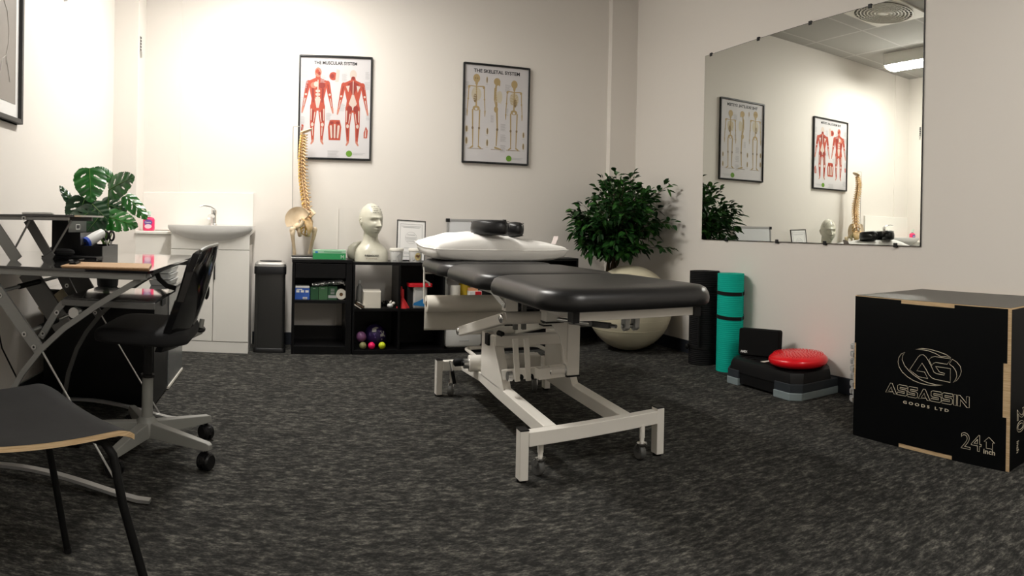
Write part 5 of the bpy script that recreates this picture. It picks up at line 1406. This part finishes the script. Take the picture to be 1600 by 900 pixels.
# keyboard tray
g = G(); g.box(-.745, -.430, 2.10, 2.50, .604, .611); g.build('keyboard_tray', m_glass_black, t, flat=True)
g = G(); g.bar((-.745, 2.095, .597), (-.428, 2.095, .597), .016, .022); g.build('tray_rail', m_grey, t, bev=.002)
g = G(); flatbar(g, [(-.742, 2.10, .597), (-.762, 2.10, .572), (-.825, 2.10, .470)], .022, .012); b_ = g.build('tray_arm', m_greyl, t)
bolt(b_, -.765, 2.093, .560); bolt(b_, -.815, 2.093, .485)
g = G(); g.cyl((-.703, 2.12, .563), (-.703, 2.085, .563), .018, n=20); g.build('tray_knob', m_silver, t)
g = G(); flatbar(g, [(-.50, 2.45, .69), (-.485, 2.45, .655), (-.455, 2.45, .63), (-.42, 2.45, .622)], .018, .012); g.build('corner_brace', m_blackp, t)
# raised shelf
g = G(); g.box(-1.232, -.757, 2.24, 2.62, .886, .893); g.build('raised_shelf', m_glass_black, t, flat=True)
g = G(); g.bar((-1.20, 2.255, .879), (-.782, 2.255, .879), .018, .014); s_ = g.build('shelf_rail', m_greyl, t, bev=.002)
g = G(); g.bar((-1.20, 2.60, .879), (-.80, 2.60, .879), .018, .014); g.build('shelf_rail', m_grey, t, bev=.002)
g = G(); flatbar(g, [(-1.005, 2.40, .873), (-.918, 2.40, .742)], .036, .010); b_ = g.build('shelf_brace', m_grey, t)
g = G(); flatbar(g, [(-.905, 2.405, .748), (-.950, 2.405, .680)], .036, .010); g.build('shelf_brace', m_grey, t)
g = G(); flatbar(g, [(-1.10, 2.255, .873), (-.985, 2.255, .722)], .044, .010); g.build('shelf_brace', m_greyl, t)
g = G(); g.tube([(-.955, 2.30, .870), (-1.035, 2.30, .728)], .0045, 8); g.build('brace_rod', m_dchrome, t)
g = G(); g.tube([(-.830, 2.42, .872), (-.912, 2.42, .735)], .0045, 8); g.build('brace_rod', m_dchrome, t)
bolt(s_, -.955, 2.245, .879)
g = G(); g.box(-.0, .0, 0, 0, 0, 0) if False else None
# tablet on the raised shelf
Mt = Matrix.Translation((-.945, 2.36, .8975)) @ Matrix.Rotation(.3, 4, 'Z')
g = G(); g.obox((0, 0, 0), (.11, .16, .008)); g.xform(Mt); tag(g.build('silver_tablet', m_silver, None, bev=.002), 'thin silver tablet lying on the raised glass shelf', 'tablet')

# black cabinet with glossy top under the desk's far end
t = thing('storage_cabinet', 'low black cabinet with glossy black top and grey side, under the desk by the basin', 'cabinet', (-.88, 3.38, 0))
Bx('front_body', m_black, t, -1.16, -.612, 2.99, 3.345, .012, .515, bev=.002)
Bx('side_panel', mat('grey_satin_panel', (.13, .135, .135), .22), t, -1.16, -.608, 3.348, 3.80, .020, .515, bev=.002)
g = G(); g.box(-1.17, -.598, 2.97, 3.82, .530, .540); g.build('glass_top', m_glass_black, t, flat=True)
Bx('top_frame', m_black, t, -1.165, -.603, 2.975, 3.815, .515, .530)
Bx('edge_strip', m_offw, t, -1.155, -.604, 3.348, 3.80, .006, .020)
Bx('recess_grip', m_dark_inside, t, -.6085, -.6065, 3.15, 3.24, .46, .49)
t = thing('tray_stack', 'stack of pale translucent trays on the low black cabinet', 'tray', (-.655, 3.45, .54))
for k in range(3):
    g = G(); g.slab(-.72, -.602, 3.34, 3.60, [(.010, .541 + .032 * k), (.0, .566 + .032 * k), (-.002, .569 + .032 * k)], rc=.02); g.build('tray', mat('tray_plastic', (.52, .53, .52), .25), t)

# desktop organiser
t = thing('desk_organiser', 'stepped black desk organiser with grey side compartments on the glass desk', 'organiser', (-.86, 2.72, .7205))
for nm, xa, xb, zt in (('tall_tier', -.978, -.905, .872), ('middle_tier', -.905, -.852, .823), ('low_tier', -.852, -.756, .768)):
    g = G(); g.box(xa, xb, 2.60, 2.606, .7215, zt); g.box(xa, xb, 2.846, 2.852, .7215, zt); g.box(xa, xb, 2.606, 2.846, .7215, .730); g.box(xa, xa + .004, 2.606, 2.846, .730, zt)
    if nm != 'low_tier': g.box(xa + .004, xb, 2.606, 2.846, zt - .045, zt - .041)
    p_ = g.build(nm, m_black, t)
    g = G(); g.box(xb - .002, xb + .0005, 2.606, 2.850, (zt - .052), zt - .001); f_ = g.build('grey_face', mat('gunmetal_face', (.085, .085, .085), .35, metal=.3), p_)
    if nm == 'tall_tier':
        g = G(); g.box(xb + .0005, xb + .0012, 2.70, 2.755, zt - .038, zt - .016); g.build('finger_window', m_paperw, t); g = G(); g.box(xb + .0012, xb + .0016, 2.705, 2.75, zt - .035, zt - .019); g.build('window_dark', m_ink, t)
Bx('base_tray', m_black, t, -.985, -.750, 2.50, 2.60, .7210, .7275, bev=.001)
t = thing('lotion_bottle', 'white lotion bottle with blue end leaning in the desk organiser', 'bottle', (-.79, 2.72, .735))
d = Vector((.50, .72, .42)).normalized(); p0 = Vector((-.838, 2.655, .782))
g = G(); g.tube([p0, p0 + d * .012, p0 + d * .05, p0 + d * .09, p0 + d * .098], [.0225, .0235, .0235, .019, .010], 22); g.build('bottle', m_milky, t)
g = G(); g.tube([p0 - d * .010, p0 + d * .003], [.0225, .0240], 22); g.build('blue_base', m_blue_cap, t)
g = G(); g.tube([p0 - d * .0115, p0 - d * .0095], [.006, .006], 12); g.build('base_dimple', m_ink, t)
t = thing('scissors', 'black-handled scissors standing in the desk organiser', 'scissors', (-.765, 2.76, .735))
for dx in (-.013, .013):
    g = G(); g.tube([(-.772 + dx + .011 * math.cos(a * PI / 8), 2.755, .808 + .020 * math.sin(a * PI / 8)) for a in range(16)], .0048, 6, closed=True); g.build('handle', m_blackp, t)
g = G(); g.bar((-.785, 2.755, .790), (-.768, 2.76, .732), .010, .004); g.bar((-.760, 2.757, .790), (-.770, 2.762, .732), .010, .004); g.build('blades', m_dchrome, t)
g = G(); g.lathe([(.010, 0), (.034, .003), (.040, .012), (.037, .022), (.024, .028), (.006, .029)], (-.900, 2.535, .7278), 28, sx=1.15); tag(g.build('earphone_pouch', m_fabric, None), 'round black pouch on the desk in front of the organiser', 'pouch')

# clipboard
t = thing('clipboard', 'tan wooden clipboard with black clip lying near the front edge of the glass desk', 'clipboard', (-.58, 2.12, .7205))
q = [(-.715, 1.985), (-.432, 2.010), (-.468, 2.225), (-.745, 2.205)]
g = G(); g.prism(q, lambda u, v, h: (u, v, h), .7225, .7275); g.build('board', m_cork, t, bev=.001)
g = G(); g.prism([(u * .985 - .006, v) for u, v in q], lambda u, v, h: (u, v, h), .7208, .7223); g.build('lower_sheet', m_brown, t)
g = G(); g.obox((-.705, 2.10, .7305), (.022, .09, .006), (0, 0, .13)); g.tube([(-.70, 2.07, .734), (-.682, 2.075, .742), (-.682, 2.125, .742), (-.70, 2.13, .734)], .0022, 6); g.tube([(-.722, 2.08, .735), (-.722, 2.12, .735)], .005, 8); g.build('clip', m_rubber, t)

# monstera
t = thing('monstera_plant', 'monstera with large split leaves behind the desk organiser', 'plant', (-.92, 3.22, .54))
pot = Vector((-.905, 3.22, .54))
g = G(); g.lathe([(.050, .541), (.053, .545), (.066, .69), (.07, .695), (.07, .705), (.062, .705), (.060, .68), (.01, .678)], (pot.x, pot.y, 0), 28); g.build('pot', m_pot, t)
g = G(); g.cyl((pot.x, pot.y, .676), (pot.x, pot.y, .684), .060, n=24); g.build('soil', m_soil, t)
rm = random.Random(4)
def mleaf(base, tip, nrm, wid, m_, slots=4, curl=.10, holes=True, stem=True):
    base, tip, nrm = Vector(base), Vector(tip), Vector(nrm).normalized()
    L = (tip - base).length; d = (tip - base) / L; s_ = d.cross(nrm).normalized(); n_ = s_.cross(d).normalized()
    N = 44; g = G(); vs = {}
    ks = [(.24 + .60 * i / max(1, slots - 1)) for i in range(slots)]
    def W_(u): return .5 * wid * (math.sin(PI * min(1, max(0, u)) ** .72) ** .62 if 0 < u < 1 else 0)
    def pos(u, v):
        # heart-shaped lobes reach back behind the stem joint
        uu = u - .16 * (abs(v) / (.5 * wid)) * (1 - u) ** 2
        z = -curl * L * ((v / (.5 * wid)) ** 2 * .5 + (u - .35) ** 2 * .9) + .012 * L * math.sin(26 * (u - .45 * abs(v) / wid)) * min(1, abs(v) / (.12 * wid))
        return base + d * (uu * L) + s_ * v + n_ * z
    for i in range(N):
        for j in range(N):
            u, v = (i + .5) / N, ((j + .5) / N - .5) * wid * 1.02
            w_ = W_(u); a = abs(v)
            if a > w_: continue
            bad = False
            for q_, k in enumerate(ks):
                for sg in (1, -1):
                    if v * sg <= 0: continue
                    c = u - (k - .02 * sg) - .30 * (a / (.5 * wid)) + .12
                    if q_ == 1 + (sg > 0) and a > w_ * .72 and abs(c) < .012 + .008 * (a / w_): bad = True
                    if holes and .22 * wid * .5 < a < .62 * wid * .5 and abs(c - .02) < .022 * (1 - (abs(a / (.5 * wid) - .42) / .20) ** 2): bad = True
            if bad: continue
            for (ii, jj) in ((i, j), (i + 1, j), (i + 1, j + 1), (i, j + 1)):
                if (ii, jj) not in vs: vs[(ii, jj)] = g.b.verts.new(pos(ii / N, (jj / N - .5) * wid * 1.02))
            g.face([vs[k_] for k_ in ((i, j), (i + 1, j), (i + 1, j + 1), (i, j + 1))])
    o = g.build('leaf', m_, t, ang=80, fixn=False)
    g = G(); g.tube([pos(k / 8 * .97, 0) + n_ * .0012 for k in range(9)], [.0020 - .0015 * k / 8 for k in range(9)], 5); g.build('midrib', m_stem, o)
    if stem:
        s0 = Vector((pot.x + rm.uniform(-.02, .02), pot.y + rm.uniform(-.02, .02), .682)); mid = s0.lerp(base, .5) + V(0, 0, .05)
        g = G(); g.tube([(1 - q) ** 2 * s0 + 2 * q * (1 - q) * mid + q * q * base for q in [k / 10 for k in range(11)]], .0034, 6); g.build('stem', m_stem, t)
mleaf((-.955, 3.14, .985), (-1.000, 3.09, 1.155), (.25, -.95, .15), .165, m_mond) if False else None
mleaf((-.985, 3.14, 1.135), (-.955, 3.08, .965), (.30, -.95, .10), .165, m_mon, 3)
mleaf((-.900, 3.20, 1.030), (-.760, 3.16, 1.095), (.10, -.85, .50), .150, m_mon, 3)
mleaf((-.905, 3.27, 1.090), (-.985, 3.24, 1.150), (.2, -.8, .5), .075, m_mon, 3, holes=False)
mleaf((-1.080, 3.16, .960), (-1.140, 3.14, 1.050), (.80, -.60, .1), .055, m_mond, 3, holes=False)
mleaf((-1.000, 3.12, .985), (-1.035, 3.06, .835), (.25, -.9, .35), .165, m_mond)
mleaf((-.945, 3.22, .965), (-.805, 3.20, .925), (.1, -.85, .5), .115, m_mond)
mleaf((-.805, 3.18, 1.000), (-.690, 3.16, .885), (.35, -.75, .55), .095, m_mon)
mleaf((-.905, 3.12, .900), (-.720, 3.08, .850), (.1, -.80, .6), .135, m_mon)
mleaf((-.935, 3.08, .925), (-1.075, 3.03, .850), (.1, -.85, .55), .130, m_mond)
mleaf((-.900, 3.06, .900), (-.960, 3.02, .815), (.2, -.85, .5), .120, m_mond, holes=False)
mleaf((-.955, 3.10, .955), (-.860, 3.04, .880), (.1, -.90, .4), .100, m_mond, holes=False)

# cables hanging behind the desk
g = G(); g.tube([(-1.17, 2.4, .60), (-1.12, 2.42, .35), (-1.02, 2.5, .10), (-1.05, 2.6, .012)], .0035, 6); tag(g.build('hanging_cable', m_rubber, None), 'thin black cable hanging by the left wall under the desk', 'cable')

# ------------------------------------------------------------------ office chair
oc = Vector((-.520, 2.43, 0))
t = thing('office_chair', 'black office chair on a grey five-star castor base, facing the desk', 'office chair', oc)
g = G(); g.lathe([(.040, .060), (.044, .075), (.040, .120), (.026, .135)], oc, 24); g.build('hub', m_castgrey, t)
g = G(); g.cyl(oc + V(0, 0, .12), oc + V(0, 0, .292), .0215, n=24); g.build('column', m_castgrey, t)
g = G(); g.cyl(oc + V(0, 0, .290), oc + V(0, 0, .420), .018, n=20); g.cyl(oc + V(0, 0, .285), oc + V(0, 0, .296), .027, n=20); g.build('gas_lift', m_blackp, t)
for k in range(5):
    a = math.radians(43 - 72 * k); d = Vector((math.cos(a), math.sin(a), 0)); tip = oc + d * .295
    g = G(); L = []
    s_ = Vector((-d.y, d.x, 0))
    for u, w_, zb, zt in ((.03, .024, .062, .118), (.12, .022, .066, .112), (.22, .019, .068, .104), (.285, .017, .070, .098), (.298, .012, .074, .092)):
        c = oc + d * u
        L.append([c - s_ * w_ + V(0, 0, zb), c + s_ * w_ + V(0, 0, zb), c + s_ * w_ * .8 + V(0, 0, zt), c - s_ * w_ * .8 + V(0, 0, zt)])
    g.rings(L); g.build('base_arm', m_castgrey, t, bev=.003)
    c = tip - d * .018
    g = G(); g.cyl(c + V(0, 0, .050), c + V(0, 0, .074), .007, n=10)
    g.prism([(-.031, .026), (-.024, .052), (.0, .064), (.024, .056), (.031, .038), (.0, .040)], lambda u, v, h: c + s_ * u * 1.0 + d * h + V(0, 0, v), -.007, .007)
    cs = g.build('castor', m_blackp, t)
    for sg in (-1, 1):
        g = G(); q0 = c + d * .005 * sg + V(0, 0, .0305); q1 = c + d * .024 * sg + V(0, 0, .0305); g.tube([q0, q0.lerp(q1, .7), q1], [.0305, .0305, .025], 22); g.build('wheel', m_blackp, cs)
g = G(); g.box(oc.x - .09, oc.x + .09, oc.y - .07, oc.y + .07, .415, .440); g.build('seat_mechanism', m_blackp, t, bev=.006)
g = G()
def seatfn(x, y, z):
    u = (x - (oc.x + .04)) / .22
    return (x, y, z + .010 * u * u - .028 * max(0, -u - .55) ** 1.5 + .012 * ((y - oc.y) / .23) ** 2)
g.slab(-.690, -.345, 2.20, 2.665, [(.02, .430), (.004, .434), (0, .444), (0, .462), (.006, .474), (.025, .482), (.06, .485)], rc=.10, nc=8, fn=seatfn); g.build('seat', m_fabric, t, ang=70)
# shell backrest: curved sheet, glossy outside
def shell(off, rim=0.0):
    def f(u, v):
        yy = (u - .5) * 2
        hw = .215 + .012 * math.sin(PI * v) - .035 * max(0, v - .85) / .15
        hw *= 1
        y = oc.y + .01 + yy * hw
        x = -.375 + .070 * v ** 1.2 + .040 * (1 - v) ** 3 * -1 - .045 * abs(yy) ** 2.4 * (1 - .3 * v) + off + .018 * (u - .5) 
        z = .425 + .362 * v - .020 * abs(yy) ** 4 * (v > .5) + .004 * yy
        return (x + .028, y, z)
    return f
g = G(); n1, n2 = 26, 22
A_ = g.grid(shell(.012), n1, n2); B_ = g.grid(shell(-.014), n1, n2)
for i in range(n1):
    for j in (0, n2): g.face((A_[i][j], A_[i + 1][j], B_[i + 1][j], B_[i][j]))
for j in range(n2):
    for i in (0, n1): g.face((A_[i][j], A_[i][j + 1], B_[i][j + 1], B_[i][j]))
g.build('backrest', m_blackg, t, bev=.004, ang=50)
g = G(); fb = shell(-.030)
A_ = g.grid(lambda u, v: fb(.06 + .88 * u, .05 + .88 * v), 20, 18); f2 = shell(-.013)
B_ = g.grid(lambda u, v: f2(.06 + .88 * u, .05 + .88 * v), 20, 18)
for i in range(20):
    for j in (0, 18): g.face((A_[i][j], A_[i + 1][j], B_[i + 1][j], B_[i][j]))
for j in range(18):
    for i in (0, 20): g.face((A_[i][j], A_[i][j + 1], B_[i][j + 1], B_[i][j]))
g.build('back_pad', m_fabric, t, ang=70)
ft = shell(.0)
g = G(); g.tube([Vector(ft(u / 20, 1.0)) + V(.004, 0, .002) for u in range(1, 20)], .0065, 8); g.build('top_trim', m_castgrey, t)
g = G(); g.tube([(-.44, oc.y + .12, .430), (-.37, oc.y + .13, .428), (-.342, oc.y + .14, .440), (-.335, oc.y + .15, .49)], [.010, .012, .012, .010], 10); g.build('back_bracket', m_castgrey, t)
g = G(); g.ball((-.342, oc.y + .155, .448), (.020, .035, .014), 18, 10); g.build('height_knob', m_blackp, t)
g = G(); g.ball((-.322, oc.y + .17, .60), (.012, .022, .035), 18, 10); g.build('lumbar_knob', m_blackp, t)

# ------------------------------------------------------------------ plywood chair in the near left corner
ca = math.radians(45)
pc0 = Vector((-.580, 1.285, 0))
t = thing('plywood_chair', 'black-topped bent plywood chair with thin black legs, nearest on the left', 'chair', pc0, ca - PI / 2)
# local frame: +y = the way the chair faces, seat 0.40 wide
def seat(off):
    def f(u, v):
        a = 2 * u - 1; b = v
        hw = .185 + .020 * b - .05 * max(0, .12 - b) / .12 - .020 * max(0, b - .93) / .07
        x = a * hw; y = -.205 + .415 * b
        z = .452 + .012 * a * a - .010 * math.sin(PI * b) - .024 * (max(0, b - .86) / .14) ** 2
        return (x, y - .004 * a * a * b, z + off)
    return f
g = G(); n1, n2 = 20, 26
A_ = g.grid(seat(0), n1, n2); g.build('seat', m_seatlam, t, local=True, ang=70, fixn=False)
g = G(); B1 = g.grid(seat(-.0005), n1, n2); B_ = g.grid(seat(-.0115), n1, n2)
for i in range(n1):
    for j in (0, n2): g.face((B1[i][j], B1[i + 1][j], B_[i + 1][j], B_[i][j]))
for j in range(n2):
    for i in (0, n1): g.face((B1[i][j], B1[i][j + 1], B_[i][j + 1], B_[i][j]))
g.build('seat_ply', m_ply, t, local=True, ang=50)
def bk(off):
    def f(u, v):
        a = 2 * u - 1; hw = .185 * (1 - .10 * v) * (1 - .12 * max(0, v - .8) / .2)
        return (a * hw, -.215 - .075 * v + off + .030 * a * a, .60 + .22 * v - .012 * a * a * v)
    return f
g = G(); A_ = g.grid(bk(.005), 18, 12); B_ = g.grid(bk(-.005), 18, 12)
for i in range(18):
    for j in (0, 12): g.face((A_[i][j], A_[i + 1][j], B_[i + 1][j], B_[i][j]))
for j in range(12):
    for i in (0, 18): g.face((A_[i][j], A_[i][j + 1], B_[i][j + 1], B_[i][j]))
g.build('backrest', m_seatlam, t, local=True, ang=50)
for sx in (-1, 1):
    g = G(); g.tube([(sx * .06, .10, .432), (sx * .12, .125, .432), (sx * .158, .150, .424), (sx * .172, .163, .400), (sx * .182, .182, .30), (sx * .225, .258, .006)], .0095, 12); l_ = g.build('front_leg', m_rubber, t, local=True)
    g = G(); g.tube([(sx * .225, .258, .0), (sx * .225, .258, .012)], .0115, 12); g.build('foot_cap', m_blackp, l_, local=True)
    g = G(); g.tube([(sx * .06, -.10, .435), (sx * .13, -.13, .434), (sx * .165, -.165, .40), (sx * .19, -.235, .006)], .0095, 12); l_ = g.build('rear_leg', m_rubber, t, local=True)
    g = G(); g.tube([(sx * .19, -.235, .0), (sx * .19, -.235, .012)], .0115, 12); g.build('foot_cap', m_blackp, l_, local=True)
    g = G(); g.tube([(sx * .12, .10, .434), (sx * .12, -.10, .436), (sx * .13, -.20, .45), (sx * .135, -.232, .52), (sx * .13, -.250, .68)], .0085, 10); g.build('side_tube', m_rubber, t, local=True)
